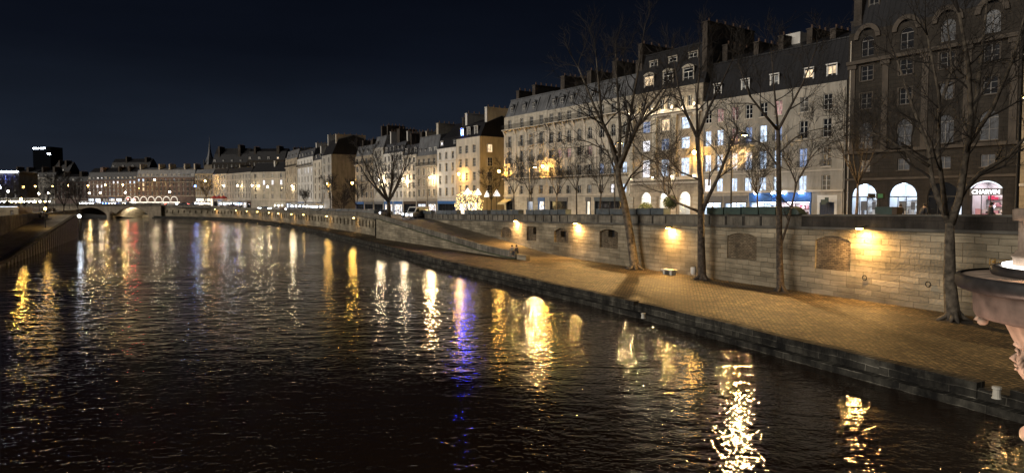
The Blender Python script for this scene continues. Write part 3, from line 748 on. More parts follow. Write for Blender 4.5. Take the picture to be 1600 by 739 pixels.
def left_poly(z, far):
    m = MB(); L0 = Lr[0]
    pts = [(Lr[0].x - 6, Lr[0].y), (LP[2].x - 5.2, LP[2].y - 2)] + [(p.x, p.y) for p in lb2]
    for a, b in zip(pts, pts[1:]): m.quad((far, a[1], z), (a[0], a[1], z), (b[0], b[1], z), (far, b[1], z))
    return m
tag(left_poly(4.6, -1500).build('left_bank_ground', M['asphalt']), kind='structure')
tag(MB().hexa([(-1500, 333.2, -1), (-171, 333.2, -1), (-171, 333.3, -1), (-1500, 333.3, -1)], [(-1500, 333.2, 4.5), (-238, 333.2, 4.5), (-238, 333.3, 4.5), (-1500, 333.3, 4.5)]).build('far_bank_ground', M['asphalt']), kind='structure')
sweep(MB(), resample([LP[2]] + lb2, 8), lambda i, p: [(0, -1), (.6, -1), (.6, 5.2), (0, 5.2)]).build('far_wall', M['quay'], LB)

# ================================================================== BUILDINGS
def std_floor(b, bays, ztop, zbot, w_, litfn=None, **k):
    for i, s in enumerate(bays):
        b.win(s, zbot, w_, ztop - zbot, pane=(litfn(i) if litfn else 'glass'), **k)
def darkpane(p=.3): return 'curtain' if rnd.random() < p else 'glass'

# ---- dark building on the right
a1 = 93.4; s1 = .63
b = Bld('tall dark stone building with arched shop fronts at the right', linept(1320, a1, s1), linept(1588, a1, s1), 14, 'unlit', 'unlittrim')
bx = [b.s(p) for p in (1348.6, 1409, 1472, 1540)]
Zr = lambda py, px=1348.6: b.z(py, px)
for i, s in enumerate(bx):
    if i == 2: b.win(s, 1.0, 3.2, Zr(287) - 1.0, 1.6, 'archshop', 'glass', False)
    else:
        zt = Zr(287); wf = 3.2 if i < 2 else 2.9; wn = b.win(s, .6, wf, zt - .6, wf / 2 if i < 2 else .9, 'archshop', 'clear', False, name='shop_front'); room(b, s - wf / 2 - .15, s + wf / 2 + .15, .6, zt + .05, ('white', 'white', 0, 'red')[i], ((.66, .80, 1.0), (.66, .80, 1.0), 0, (1, .82, .86))[i], (13, 13, 0, 13)[i], n=(14, 12, 0, 46)[i])
b.course(Zr(282), .25, .2)
std_floor(b, bx, Zr(251), Zr(268), 1.35, lambda i: 'dimg2', sill=True)
b.course(Zr(240), .35, .35)
for i, s in enumerate(bx): b.win(s, Zr(232), 1.75, Zr(192) - Zr(232), .87, 'tall', 'dimg2', True, surround=False)
std_floor(b, bx, Zr(146), Zr(170), 1.35, lambda i: 'dimg2' if i == 2 else 'glass2', surround=True)
std_floor(b, bx, Zr(103), Zr(126), 1.45, lambda i: 'glass2', surround=True)
b.course(Zr(99), .4, .5)
for i, s in enumerate(bx):
    b.win(s, Zr(88), 1.5, Zr(56) - Zr(88), .75, 'tall', 'dimg2' if i > 1 else 'glass2', False)
    o = MB(); pts = arch_curve(s - 1.6, s + 1.6, Zr(60), 1.7, 10); pin = arch_curve(s - 1.05, s + 1.05, Zr(60), 1.2, 10)
    for p, q_, r_, t_ in zip(pts, pts[1:], pin, pin[1:]):
        b.tr.hexa([(r_[0], -.25, r_[1]), (t_[0], -.25, t_[1]), (t_[0], -.002, t_[1]), (r_[0], -.002, r_[1])], [(p[0], -.25, p[1]), (q_[0], -.25, q_[1]), (q_[0], -.002, q_[1]), (p[0], -.002, p[1])])
for x in [(bx[i] + bx[i + 1]) / 2 for i in range(3)] + [.6, b.L - .6]:
    b.tr.box(x - .35, x + .35, -.14, -.002, Zr(240) + .36, Zr(99) - .02); b.tr.box(x - .55, x + .55, -.3, -.002, Zr(99) - .5, Zr(99) - .003)
b.finish(Zr(48)); b.cornice(Zr(48))
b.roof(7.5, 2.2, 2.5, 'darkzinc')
for s in bx: b.dormer(s, 1.15, 1.9, 2.6, 'glass2', 'unlittrim', .5)
b.chimney(.7, 1.0, 1.4, .5, 12, 'brick', 0)
b.down(.35, Zr(60), 'trim'); darkb = b
# ---- gold lit end building
c = Bld('gold-lit stone building beyond the post lamp, cut by the right edge of the photo', linept(1591, a1 - 3, s1), linept(1700, a1 - 3, s1), 14, 'golden', 'trim')
for fl_ in range(1, 5):
    for px in (1622, 1660): c.win(c.s(px), 1 + fl_ * 4.1, 1.4, 2.3, pane='curtain', surround=True)
for k in range(1, 6): c.course(k * 4.1, .25, .15)
c.finish(23); c.roof(4, 1.5, 2, 'darkzinc')

# ---- long white-ish house with shops
b = Bld('long plain pale house above the blue-lit shop, dark mansard roof with lit dormers', linept(1096.5), linept(1318), 12, 'dull', 'trim')
px_b = [1104.5, 1122.9, 1145.5, 1167.3, 1190, 1213, 1252.4, 1289]; bx = [b.s(p) for p in px_b]
Zr = lambda py: b.z(py, 1288)
L1 = ['litw2', 'litw', 'litw', 'litw', 'litw', 'litw', 'litw', 'curtain']
L2 = ['litw', 'litw', 'litw2', 'litw', 'litw', 'litw', 'dimb', 'curtain']
L3 = ['litw', 'litw', 'litp', 'dimb', 'litw', 'dimb', 'glass', 'glass']
L4 = ['glass', 'litp', 'litp', 'glass', 'glass', 'litp', 'curtain', 'glass']
for (yt, yb), Lt in zip([(273.6, 298), (229.5, 260), (185.5, 214), (147, 171)], [L1, L2, L3, L4]):
    for i, s in enumerate(bx):
        b.win(s, Zr(yb), 1.15, Zr(yt) - Zr(yb), 0, 'casement', Lt[i])
        if yt < 240 and yt > 180:
            r = MB(); rail(r, s - .7, s + .7, Zr(yb) + .02, -.25, .8, .14); r.build('window_rail', M['iron'], b.root)
            
# shop fronts
zs = Zr(305); ROOMC = dict(white=(1, .95, .92), blue=(.75, .88, 1), red=(1, .9, .9))
def shop(b, x0, x1, z0, z1, pane, fas, name='shop_front', fh=.7):
    m = (x0 + x1) / 2
    if pane.startswith('room_'): room(b, x0, x1, z0, z1 - fh, pane[5:], ROOMC[pane[5:]], 15, n=int((x1 - x0) * 7)); pane = 'clear'
    b.ops.append((x0, x1, z0, z1, 0)); fo = window(b.root, m, .22, z0, x1 - x0, z1 - z0 - fh, 0, 'shop', pane, name)
    f = MB(); f.box(x0 - .05, x1 + .05, -.14, .24, z1 - fh, z1 + .02); f.box(x0, x0 + .18, -.08, .2, z0, z1 - fh - .01); f.box(x1 - .18, x1, -.08, .2, z0, z1 - fh - .01); return f.build('fascia', M[fas], b.root)
S = b.s
shop(b, S(1098), S(1128), .5, zs, 'room_white', 'greyshop', fh=1.0); shop(b, S(1131), S(1167), .5, zs, 'room_white', 'greyshop', fh=1.0)
fa = shop(b, S(1171), S(1214), .5, zs + .35, 'room_blue', 'blueshop', fh=1.2); fb = shop(b, S(1216.5), S(1267), .5, zs + .35, 'room_red', 'blueshop', fh=1.2)
m = MB()
for px in (1183, 1210, 1226, 1253):
    m.box(S(px) - .25, S(px) + .25, -.45, -.3, zs + .22, zs + .34)
m.build('spotlight', M['cold'], b.root)
for px in (1183, 1212, 1240, 1262): light('POINT', 'shop_spill', (S(px), -.7, zs - .1), 14, (.35, .6, 1.0), b.root, .15)
bd = (S(1276), S(1307)); b.ops.append((bd[0], bd[1], .3, zs, 0)); dm = MB(); dm.box(bd[0] + .35, bd[1] - .35, .14, .22, .3, zs - .9)
for i in range(1, 6): x = bd[0] + .35 + (bd[1] - bd[0] - .7) * i / 6; dm.box(x - .02, x + .02, .11, .139, .3, zs - .95)
dm.build('carriage_door', M['door'], b.root); dm = MB(); dm.box(bd[0], bd[0] + .348, .02, .25, .3, zs - .89); dm.box(bd[1] - .348, bd[1], .02, .25, .3, zs - .89); dm.box(bd[0] + .0, bd[1], .01, .25, zs - .888, zs); dm.build('door_frame', M['trimw'], b.root)
bn = MB(); bn.box(S(1288), S(1296), -.9, -.85, zs - 1.2, zs - .55); bn.box(S(1297), S(1303), -1.3, -1.25, zs - .95, zs - .3); bn.build('banner', M['green'], b.root)
b.course(zs + .42, .28, .22); b.course(Zr(267), .15, .1)
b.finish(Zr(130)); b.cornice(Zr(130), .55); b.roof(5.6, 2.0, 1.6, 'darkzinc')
for px, p in ((1114.5, 'glass'), (1157, 'dimg'), (1202, 'dimg'), (1255, 'lity'), (1290.5, 'lity')): b.dormer(b.s(px), 1.1, 1.5, .6, p)
for px, h_, w_ in ((1104, 1.3, .9), (1152, .7, .8), (1190, .8, .8), (1234, .9, .8), (1270, .2, .8), (1303, .5, .8)): b.chimney(b.s(px) , w_, h_, 3.6, 9.5, 'brick', 4)
m = MB(); m.box(S(1183), S(1207), 5.5, 9, b.H + 5, b.H + 8.6); m.build('roof_lantern', M['white'], b.root)
b.down(S(1315.5), Zr(140), 'trim'); b.down(S(1098), Zr(170), 'trim')
# ---- ornate floodlit building
b = Bld('ornate floodlit stone building with giant pilasters and a double row of mansard dormers', linept(984.5), linept(1096), 13, 'tan', 'trim')
Zr = lambda py: b.z(py, 1069); px_b = [1008.4, 1037.7, 1069]; bx = [b.s(p) for p in px_b]; S = b.s
for s in bx: b.win(s, .5, 2.3, Zr(299) - .5, 1.15, 'tall', 'clear', False); room(b, s - 1.35, s + 1.35, .5, Zr(299) + .05, 'warm', (1, .90, .72), 24, n=8)
for (yt, yb), Lt in zip([(246.7, 275), (214, 232), (182.6, 201)], [['litw2', 'litw', 'litw'], ['litw2', 'dimb', 'litw'], ['dimb', 'lity', 'litw']]):
    for s, p in zip(bx, Lt): b.win(s, Zr(yb), 1.75, Zr(yt) - Zr(yb), 0, 'tall', p, surround=True)
for s in bx:
    for q_ in (-.75, .75): b.win(s + q_, Zr(166), .75, Zr(150) - Zr(166), 0, 'thin', 'glass', False)
b.course(Zr(281), .45, .45); b.course(Zr(286.5), .25, .25); b.course(Zr(173.5), .5, .6); b.course(Zr(177), .25, .3)
pil = [S(986.8), (bx[0] + bx[1]) / 2, (bx[1] + bx[2]) / 2, b.L - 1.0]
pm = MB()
for x in pil:
    pm.box(x - .45, x + .45, -.32, -.003, Zr(281) + .46, Zr(177) - .5); pm.box(x - .6, x + .6, -.42, -.004, Zr(177) - .49, Zr(177) - .01); pm.box(x - .6, x + .6, -.42, -.004, Zr(281) + .45, Zr(281) + .95)
    for q_ in range(6): pm.box(x - .55, x + .55, -.22, -.003, .6 + q_ * .62, 1.1 + q_ * .62)
pm.build('pilaster', M['lime'], b.root)
fg = MB()
for x in pil + [(pil[0] + bx[0]) / 2]:       # carved figures along the frieze
    z = Zr(166); fg.tube([(x, -.55, z - .3), (x + .05, -.6, z + .5), (x - .02, -.55, z + 1.1), (x, -.5, z + 1.4)], [.32, .34, .26, .12], 8); fg.ball((x, -.52, z + 1.62), .19, 8)
    fg.tube([(x, -.55, z + 1.15), (x - .45, -.5, z + .85), (x - .75, -.45, z + 1.1)], [.11, .1, .06], 6); fg.tube([(x, -.55, z + 1.15), (x + .45, -.5, z + .8), (x + .8, -.45, z + .9)], [.11, .1, .06], 6)
fg.build('carved_figures', M['lime'], b.root, True)
for x in pil:
    m = MB(); m.box(x - .1, x + .1, -.7, -.5, Zr(281) + .47, Zr(281) + .56); m.build('floodlight', M['lampw'], b.root)
    light('SPOT', 'pilaster_spot', (x, -.75, Zr(281) + .75), 900, (1, .86, .62), b.root, .1, R(75), .8)
    bpy.data.objects[-1] if False else None
for x in bx + pil: light('POINT', 'frieze_glow', (x, -1.0, Zr(173.5) + .62), 60, (1, .84, .55), b.root, .1)
for x in (bx[0], bx[1], bx[2]): light('POINT', 'door_glow', (x + 1.9, -1.1, 2.0), 16, (1, .62, .3), b.root, .15)
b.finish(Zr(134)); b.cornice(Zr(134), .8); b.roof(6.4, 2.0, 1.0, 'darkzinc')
for s, p in zip(bx, ['lity', 'glass', 'glass']):
    b.dormer(s, 1.9, 2.1, .5, p, 'lime', .35, 'tall'); b.dormer(s, 1.5, 1.1, 3.9, 'glass', 'lime', 0)
b.chimney(b.L - .5, .9, 1.6, .8, 12, 'brick', 6); b.chimney(.5, .9, 1.0, 1.5, 12, 'brick', 6)
orn = b
# ---- Haussmann pair
def hauss(label, pl, pr, pxs, ref, rows, archrow, shops, lit, chim):
    b = Bld(label, linept(pl), linept(pr), 13, 'lime', 'trim'); S = b.s; Zr = lambda py: b.z(py, ref); bx = [S(p) for p in pxs]
    for r, (yt, yb) in enumerate(rows):
        for i, s in enumerate(bx):
            p = lit.get((r, i)) or darkpane(.35)
            hh = Zr(yt) - Zr(yb)
            if r == 0: b.win(s, Zr(yb), 1.15, hh, 0, 'casement', p)
            elif r == archrow: b.win(s, Zr(yb), 1.15, hh, .57, 'casement', p, surround=False)
            else: b.win(s, Zr(yb), 1.15, hh, 0, 'casement', p, hood=(r == 2), surround=(r != 0))
            if r in (1, 2) and archrow != 1 : b.balcony(Zr(yb) - .02, s - .85, s + .85, .85, -.4)
            elif r in (3, 4) or (r in (1, 2)): 
                q_ = MB(); rail(q_, s - .62, s + .62, Zr(yb) + .02, -.16, .8, .15); q_.build('window_rail', M['iron'], b.root)
    zb5 = Zr(rows[0][1]) - .06; b.balcony(zb5, .05, b.L - .05, 1.0, -.75)
    zb2 = Zr(rows[3][1]) - .06; b.balcony(zb2, .05, b.L - .05, 1.0, -.7)
    b.course(Zr(rows[2][1]) - .35, .16, .12); b.course(Zr(rows[4][1]) - .45, .25, .22)
    for x in [(p + q_) / 2 for p, q_ in zip(bx, bx[1:])] + [.35, b.L - .35]:
        b.tr.box(x - .28, x + .28, -.1, -.003, Zr(rows[3][1]) + .1, zb5 - .6)
        b.tr.hexa([(x - .2, -.02, zb5 - 1.3), (x + .2, -.02, zb5 - 1.3), (x + .2, -.003, zb5 - .2), (x - .2, -.003, zb5 - .2)][::1], [(x - .2, -.15, zb5 - 1.1), (x + .2, -.15, zb5 - 1.1), (x + .2, -.6, zb5 - .2), (x - .2, -.6, zb5 - .2)])
    zs = Zr(rows[4][1]) - .75
    for (xa, xb, pane, fas) in shops: shop(b, S(xa), S(xb), .4, zs, pane, fas)
    he = Zr(rows[0][0]) + .75; b.finish(he); b.cornice(he, .55)
    b.roof(3.6, 1.5, 1.0, 'zinc')
    for i, s in enumerate(bx):
        if i % 2 == 0 or i < 3: b.dormer(s, .95, 1.5, .45, darkpane(.3), 'zinc', .4)
        m = MB(); y0, w1, h1, z = b.roofp; x = s + 1.0    # curved zinc hood
        m.tube([(x, y0 + .1, z + .2), (x, y0 + .55, z + 1.6), (x, y0 + 1.0, z + 2.8), (x, y0 + 1.8, z + 3.5)], [.22, .2, .17, .1], 6); m.build('roof_rib', M['zinc'], b.root)
    for s_, w_, h_ in chim: b.chimney(s_ * b.L, w_, h_, 2.2, 10, 'brick', 6)
    return b
h1 = hauss('pale corner apartment house with iron balconies, left half of the long zinc-roofed row', 788, 855, (796.5, 815, 830, 845.5), 845,
      [(180, 195), (207, 225), (232, 251), (258, 276), (289, 303)], 9, [(791, 802, 'glass', 'greyshop'), (824, 833, 'shopw', 'greyshop'), (841, 851, 'goods_white', 'blueshop')], {}, [(.12, 1.0, .9), (.5, 1.0, 1.3)])
h2 = hauss('wide pale apartment house with arched fourth-floor windows beside the floodlit building', 855.3, 984.2, (861, 874, 888.5, 904.5, 921, 939.5, 957, 975), 975,
      [(158, 174), (191, 211), (223, 238), (253, 270), (287, 301)], 1, [(859, 887, 'glass', 'greyshop'), (915.5, 923, 'archw', 'greyshop'), (929, 975, 'glass', 'zinclid')],
      {(2, 1): 'litp', (2, 2): 'litp', (2, 4): 'litp', (2, 6): 'litw', (2, 7): 'litw', (3, 6): 'litw', (3, 7): 'litw', (4, 6): 'litw2', (4, 7): 'litw', (4, 4): 'dimg', (3, 5): 'dimb'}, [(.08, 1.2, 1.8), (.42, 1.2, 1.6), (.72, 1.1, 2.2), (.97, 1.0, 1.4)])
# ---- corner house with the blue window
b = Bld('pale corner house with one bright blue attic window, side wall lit amber', linept(713.5), linept(750), 12, 'cream', 'trim')
Zr = lambda py: b.z(py, 741); bx = [b.s(p) for p in (719.5, 729.5, 741)]
for yt, yb in ((226, 238.4), (246.6, 260), (268.5, 282), (289, 303)): std_floor(b, bx, Zr(yt), Zr(yb), 1.25, lambda i: darkpane(.4), surround=yb > 300)
shop(b, 1.0, b.L - 1.0, .5, Zr(312), 'goods_white', 'zinclid'); b.course(Zr(307), .2, .2); b.course(Zr(285.5), .15, .15)
for k, y in enumerate((2.6, 8.0)):
    for yt, yb in ((226, 238.4), (246.6, 260), (268.5, 282), (289, 303)):
        z0, z1 = Zr(yb), Zr(yt); m = MB(); m.box(b.L + .002, b.L + .08, y - .85, y + .85, z0 - .15, z1 + .2); s_ = m.build('window_surround', M['trim'], b.root)
        wn = window(b.root, b.L + .13, y, z0, 1.25, z1 - z0, 0, 'casement', 'lity' if (k, yb) == (0, 238.4) else darkpane(.3)); wn.rotation_euler = (0, 0, math.pi / 2)
b.finish(Zr(214)); b.cornice(Zr(214), .4); b.roof(3.0, 1.3, 1.8, 'darkzinc')
for s, p in zip(bx, ('bluew', 'curtain', 'curtain')): b.dormer(s, 1.2, 1.8, .4, p)
b.chimney(1.2, .9, 1.2, 2, 11, 'white', 6); b.chimney(b.L - .6, .9, 1.7, 2, 11, 'white', 6)
# ---- generic riverside houses further along
def farpt(px):
    if px >= 555: return linept(px)
    A, B_ = linept(555), Vector((-99, 300, 0)); d = (A - B_).normalized(); u = (px - 800) / F; s = (B_.x - u * B_.y) / (u * d.y - d.x); return B_ + d * s
def house(label, pl, pr, eave, wall, nfl, nb, roofspec, chims=(), lit={}, gh=4.2, shops=1, depth=11, ww=1.1, pts=None, dorm=None, rail5=None, mar=.0, trim='trim', name='apartment_building', group=None, base=None, flat=False, shopmat='goods_white'):
    p0, p1 = pts or (farpt(pl), farpt(pr)); b = Bld(label, p0, p1, depth, wall, trim, name, base=base, group=group)
    he = zat(eave, p1.y) - b.zb; fh = (he - gh - .6) / nfl; bx = [b.L * (i + .5 + 0) / nb for i in range(nb)]
    ww = min(ww, b.L / nb * .5)
    for f in range(nfl):
        z0 = gh + .5 + f * fh + fh * .16
        for i, s in enumerate(bx):
            p = lit.get((f, i)) or darkpane(.4); b.win(s, z0, ww, fh * (.66 if f < nfl - 1 else .56), 0, 'thin', p, sill=True, surround=(wall in ('lime', 'tan', 'cream') and f < nfl - 1 and ww > .9))
        if f in (0, nfl - 1): b.course(z0 - fh * .16 - .15, .18, .14)
    if shops:
        n = max(1, int(b.L / 5))
        for i in range(n):
            x0 = b.L * i / n + .35; x1 = b.L * (i + 1) / n - .35
            p = rnd.choice(['glass', 'goods_white', 'shopw', 'goods_white', 'glass']) if shops == 1 else shops
            shop(b, x0, x1, .4, gh - .3, p, rnd.choice(['greyshop', 'blueshop', 'wood', 'greyshop']))
    if rail5: b.balcony(gh + .5 + rail5 * fh + .1, .1, b.L - .1, .9, -.5)
    b.finish(he); b.cornice(he, .4); b.roof(*roofspec)
    for i in (range(nb) if dorm is None else dorm): b.dormer(bx[i], .9, 1.2, .35, lit.get(('d', i)) or darkpane(.4), 'trimw' if rnd.random() < .5 else 'zinc')
    for (t, w_, h_, mt) in chims: b.chimney(t * b.L, w_ * .75, h_ * .62, 2.0, depth - 3.5, mt, rnd.choice([4, 5, 6]))
    return b
house('narrow white four-storey house just left of the blue-windowed corner house', 683.5, 713, 229.5, 'white', 4, 3, (2.3, .9, 4.2, 'darkzinc'), ((.98, .9, .6, 'brick'),), dorm=(0, 2), lit={('d', 0): 'litw2'})
house('narrow grey-tan house with tall chimneys, left of the white narrow house', 651.5, 683, 241, 'tan', 4, 4, (4.8, .9, 1.0, 'zinc'), ((.15, .8, 1.0, 'lime'), (.7, 1.4, 3.4, 'lime')), rail5=3, lit={(1, 2): 'dimg'})
house('slim pale house with a slate attic just left of the grey-tan one', 630.5, 651, 241, 'cream', 5, 3, (2.6, .9, 1.2, 'slate'), ((.1, .9, 3.4, 'brick'), (.85, 1.6, 3.2, 'brick')))
house('wider pale house behind the big bare street tree', 600, 630, 237, 'white', 5, 5, (2.6, .9, 1.6, 'slate'), ((.05, .8, 3.4, 'white'), (.45, 2.4, 4.0, 'brick'), (.9, .9, 2.2, 'white')), shopmat='red')
house('thin grey house with a tall dark gable, between two pale houses', 584.5, 599.5, 230, 'greyr', 5, 2, (3.2, 1.0, 1.6, 'zinc'), ((.2, 1.0, 2.6, 'brick'), (.8, .9, 2.4, 'brick')), dorm=(0,))
house('pale stone house with broad dark windows, right of the side-street gap', 556, 584, 241.5, 'tan', 5, 4, (2.9, .8, .6, 'zinc'), ((.1, 1.2, 2.4, 'brick'), (.6, 2.2, 2.2, 'brick')), rail5=4, ww=1.4)
cb = house('corner house with blank grey side wall and one lit skylight in its dark roof', 504, 519, 241, 'greyr', 5, 2, (5.2, 2.4, 1.6, 'darkzinc'), ((.1, 1.0, 1.2, 'white'), (.9, 1.4, .2, 'lime')), dorm=(), depth=16, shops=0)
m = MB(); m.box(cb.L - .6, cb.L - .5, 8.6, 11.2, cb.H + 1.2, cb.H + 2.6); m.build('skylight', M['litw2'], cb.root)
house('small pale house with five narrow floors, left of the blank side wall', 490.5, 503.5, 249, 'cream', 5, 2, (2.2, .8, 1.2, 'slate'), ((.3, 1.6, 3.0, 'white'),), dorm=(0, 1))
house('pale house with a long strip of lit windows, far along the quay', 466, 490, 244, 'white', 5, 5, (3.0, .9, 1.2, 'slate'), ((.9, 1.6, 1.4, 'white'),), lit={(3, i): 'litw2' for i in (0, 2, 3, 4)}, rail5=4)
house('tan house with two lit windows at the bend of the quay', 447.5, 465.5, 246, 'tan', 5, 3, (3.4, .9, 1.0, 'zinc'), ((.3, 1.4, .8, 'brick'),), lit={(3, 1): 'lity', (3, 2): 'lity', (1, 1): 'lity'}, rail5=4)
PP = lambda px, D: Vector(((px - 800) / F * D, D, 0))
house('plain pinkish house facing the bend with three lit windows and a dark hipped roof', 393, 447, 268, 'dull', 4, 4, (4.2, 3.2, .4, 'darkzinc'), ((.6, 1.0, .4, 'white'), (.95, 1.6, 1.8, 'lime')), lit={(2, 1): 'litw2', (2, 2): 'litw2', (2, 3): 'litw2'}, pts=(PP(393.5, 312), PP(447, 303)), ww=1.2, dorm=(), shops=0)
house('pale angled house lit by two amber wall lamps, left of the pinkish house', 355, 393, 268.5, 'dull', 4, 9, (2.4, 1.2, .8, 'darkzinc'), ((.4, 1.0, 1.2, 'lime'),), pts=(PP(355, 338), PP(393, 312.5)), dorm=(), ww=.9)
house('dim brown house beside the amber-lit place', 334, 355, 271, 'greyr', 4, 5, (2.4, 1.2, .8, 'darkzinc'), (), pts=(PP(334, 352), PP(354.8, 338.5)), dorm=())
house('warm-lit building with glowing ground floor on the far square', 300, 333, 271, 'golden', 4, 7, (2.0, 1.2, .6, 'zinc'), (), pts=(PP(306, 372), PP(334, 366)), dorm=(), shops='archw', gh=5.5, base=5.1)
pl_ = house('large rose-stone block with garlanded ground floor on the far square', 215, 305, 277, 'rose', 4, 13, (4.3, 1.2, 1.6, 'zinc'), ((.03, 1.1, 2.8, 'lime'), (.36, 1.1, 2.8, 'lime'), (.54, 1.1, 2.8, 'lime'), (.8, 1.1, 2.8, 'lime'), (.97, 1.1, 2.8, 'lime')), pts=(PP(215, 402), PP(305, 396)), base=5.1, rail5=3, shops=0, gh=5.6, lit={(2, 1): 'lity', (1, 1): 'lity', (3, 0): 'litw', (3, 1): 'litw'}, ww=1.2)
lf_ = house('darker rose-stone block with several lit upper windows, left of the arcaded block', 135, 215, 281, 'rose', 4, 12, (4.6, 1.6, 2.8, 'darkzinc'), ((.25, 3.0, .2, 'rose'), (.6, 1.2, .6, 'brick'), (.8, 2, .6, 'brick')), pts=(PP(138, 412), PP(214.5, 402.5)), base=5.1, shops=1, gh=5.6, lit={(3, 6): 'litw2', (3, 7): 'litw2', (2, 2): 'litw2', (3, 10): 'litw', (3, 11): 'litw', (2, 3): 'litw2', ('d', 2): 'litw2', ('d', 3): 'litw2', ('d', 7): 'lity'}, ww=1.2)
# garland of white lights over the cafe terrace, and a red awning row
gm = MB()
for k in range(7):
    x0 = pl_.L * (-.16 + .132 * k)
    for i in range(11):
        a = math.pi * i / 10; gm.ball((x0 + 2.1 + 2.1 * math.cos(a), -2.2, 3.4 + 2.3 * math.sin(a)), .2, 6)
gm.box(-6, pl_.L * .8, -3.2, -3.0, 2.2, 2.6); gm.build('garland', M['garland'], pl_.root)
# dim houses beyond
for i, (lab, xl, xr, D, ev, wl, nf, nbb, rf) in enumerate([
    ('brown house low between the dark tower and the rose blocks, far left', 88, 137, 440, 284, 'rose', 4, 8, (3, 1.4, 2, 'darkzinc')),
    ('dim tall house with a pale attic under the dark tower, far left', 58, 87, 455, 277, 'greyr', 5, 5, (3, 1.4, 2, 'darkzinc')),
    ('dim tan house beside the blue-lit roof at the left edge', 18, 57.5, 470, 276, 'tan', 5, 6, (3, 1.4, 2, 'darkzinc')),
    ('dark block behind the rose-stone houses, its roof just above theirs', 175, 235, 520, 262, 'unlit', 5, 8, (4, 2, 3, 'darkzinc')),
    ('dark high roofed block behind the angled house, with two lit attic windows', 388, 446, 400, 250, 'unlit', 5, 8, (5, 2.5, 2, 'darkzinc')),
    ('dark block with three lit windows behind the amber-lit place', 333, 387, 420, 254, 'unlit', 6, 8, (5, 2.5, 4, 'darkzinc')),
    ('domed dark block just left of the tower base on the far left skyline', 84, 110, 560, 268, 'unlit', 5, 4, (5, 3, 3, 'darkzinc'))]):
    lit = {(4, 5): 'litw2', ('d', 6): 'lity'} if 'two lit' in lab else {(4, 1): 'litw', (4, 2): 'litw', (4, 3): 'litw'} if 'three lit' in lab else {}
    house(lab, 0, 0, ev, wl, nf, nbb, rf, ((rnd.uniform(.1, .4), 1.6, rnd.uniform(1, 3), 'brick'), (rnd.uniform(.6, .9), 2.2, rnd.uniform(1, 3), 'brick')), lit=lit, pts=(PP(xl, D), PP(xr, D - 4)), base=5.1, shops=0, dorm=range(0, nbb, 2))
# blue lit roof sign building
bb = house('dark block with a white light strip and blue glow on its roof edge', 0, 0, 270, 'unlit', 4, 5, (.3, .3, .2, 'darkzinc'), (), pts=(PP(-40, 350), PP(32, 345)), base=5.0, shops=0, dorm=(), gh=4)
m = MB(); m.box(bb.L * .3, bb.L - .3, -.5, -.3, bb.H + .2, bb.H + .9); m.build('light_strip', M['cold'], bb.root)
light('POINT', 'blue_glow', (bb.L * .75, -3, bb.H - 2), 1500, (.05, .12, 1), bb.root, .3)
# distant tower
tw = thing('office_tower', 'distant dark office tower with a white lit strip along its top', 'tower', (PP(55, 1150).x, 1150, 5), R(-8))
m = MB(); m.box(0, 33, 0, 26, 0, 95); 
for i in range(24): m.box(-.3, 33.3, -.4, -.01, 4 + i * 3.8, 5.2 + i * 3.8)
m.build('wall', M['tower'], tw); m = MB(); m.box(1, 24, -.9, -.45, 91.5, 93.2); m.box(28, 33, -.9, -.45, 82, 84); m.build('light_strip', M['cold'], tw)
# church spire
cp = thing('church', 'dark church with a slim spire and a pale gable on the skyline left of centre', 'church', (PP(330, 450).x, 450, 5.1), R(8))
m = MB(); m.box(-3, 3, -3, 3, 0, 27); m.box(-10, -3.01, -1, 12, 0, 20); m.add([(-10, -1, 20), (-3.01, -1, 20), (-6.5, -1, 25), (-10, 12, 20), (-3.01, 12, 20), (-6.5, 12, 25)], [(0, 1, 2), (3, 5, 4), (0, 2, 5, 3), (1, 4, 5, 2)]); m.build('nave', M['tan'], cp)
m = MB(); m.lathe([(3.6, 27), (3.0, 29), (1.5, 33), (.9, 36), (.12, 43), (.06, 46)], 8)
for a in range(4): m.lathe([(.5, 26.5), (.45, 29), (.02, 31.5)], 6, (2.9 * (1 if a % 2 else -1), 2.9 * (1 if a < 2 else -1), 0))
m.build('spire', M['slate'], cp)
# extras on the shop row left of centre: awnings
def awning(b, x0, x1, z, mat, out=1.6, h=.9):
    m = MB(); m.hexa([(x0, -out, z - h), (x1, -out, z - h), (x1, -.02, z), (x0, -.02, z)], [(x0, -out, z - h + .05), (x1, -out, z - h + .05), (x1, -.02, z + .05), (x0, -.02, z + .05)]); m.box(x0, x1, -out - .02, -out, z - h - .25, z - h + .04); m.build('awning', M[mat], b.root)
awning(h1, h1.s(788.6), h1.s(801), h1.z(311, 796), 'canvas', 1.8)

# ================================================================== LAMPS
def wall_lamp_facade(px, py, power, col=AMB, mat='sodium', line=None, label='', r=.28, out=1.9, group='amber wall lanterns on the house fronts'):
    pf = (line or farpt)(px + 6 if px > 560 else px + 1); d = (linept(900) - linept(800)).normalized(); n = Vector((d.y, -d.x, 0))
    p = pf + n * out; z = zat(py, p.y); rz = math.atan2(n.y, n.x)
    # re-aim so that the lantern stands on its bearing
    p = Vector(((px - 800) / F * p.y, p.y, 0))
    t = thing('wall_lantern', label, 'lamp', (p.x, p.y, z), rz, group)
    m = MB(); m.tube([(0, 0, .34), (-.4, 0, .55), (-out - .25, 0, .5)], [.04, .04, .05], 6); m.lathe([(.34, .26), (.2, .42), (.03, .5)], 10); m.build('bracket', M['iron'], t)
    MB().lathe([(.06, -r * 1.1), (r * .8, -r * .7), (r, 0), (r * .85, r * .6), (.1, r * .95)], 10).build('lantern', M[mat], t, True)
    light('POINT', 'lantern_light', (-.1, 0, -r * 1.3 - .2), power, col, t, .3)
    return t
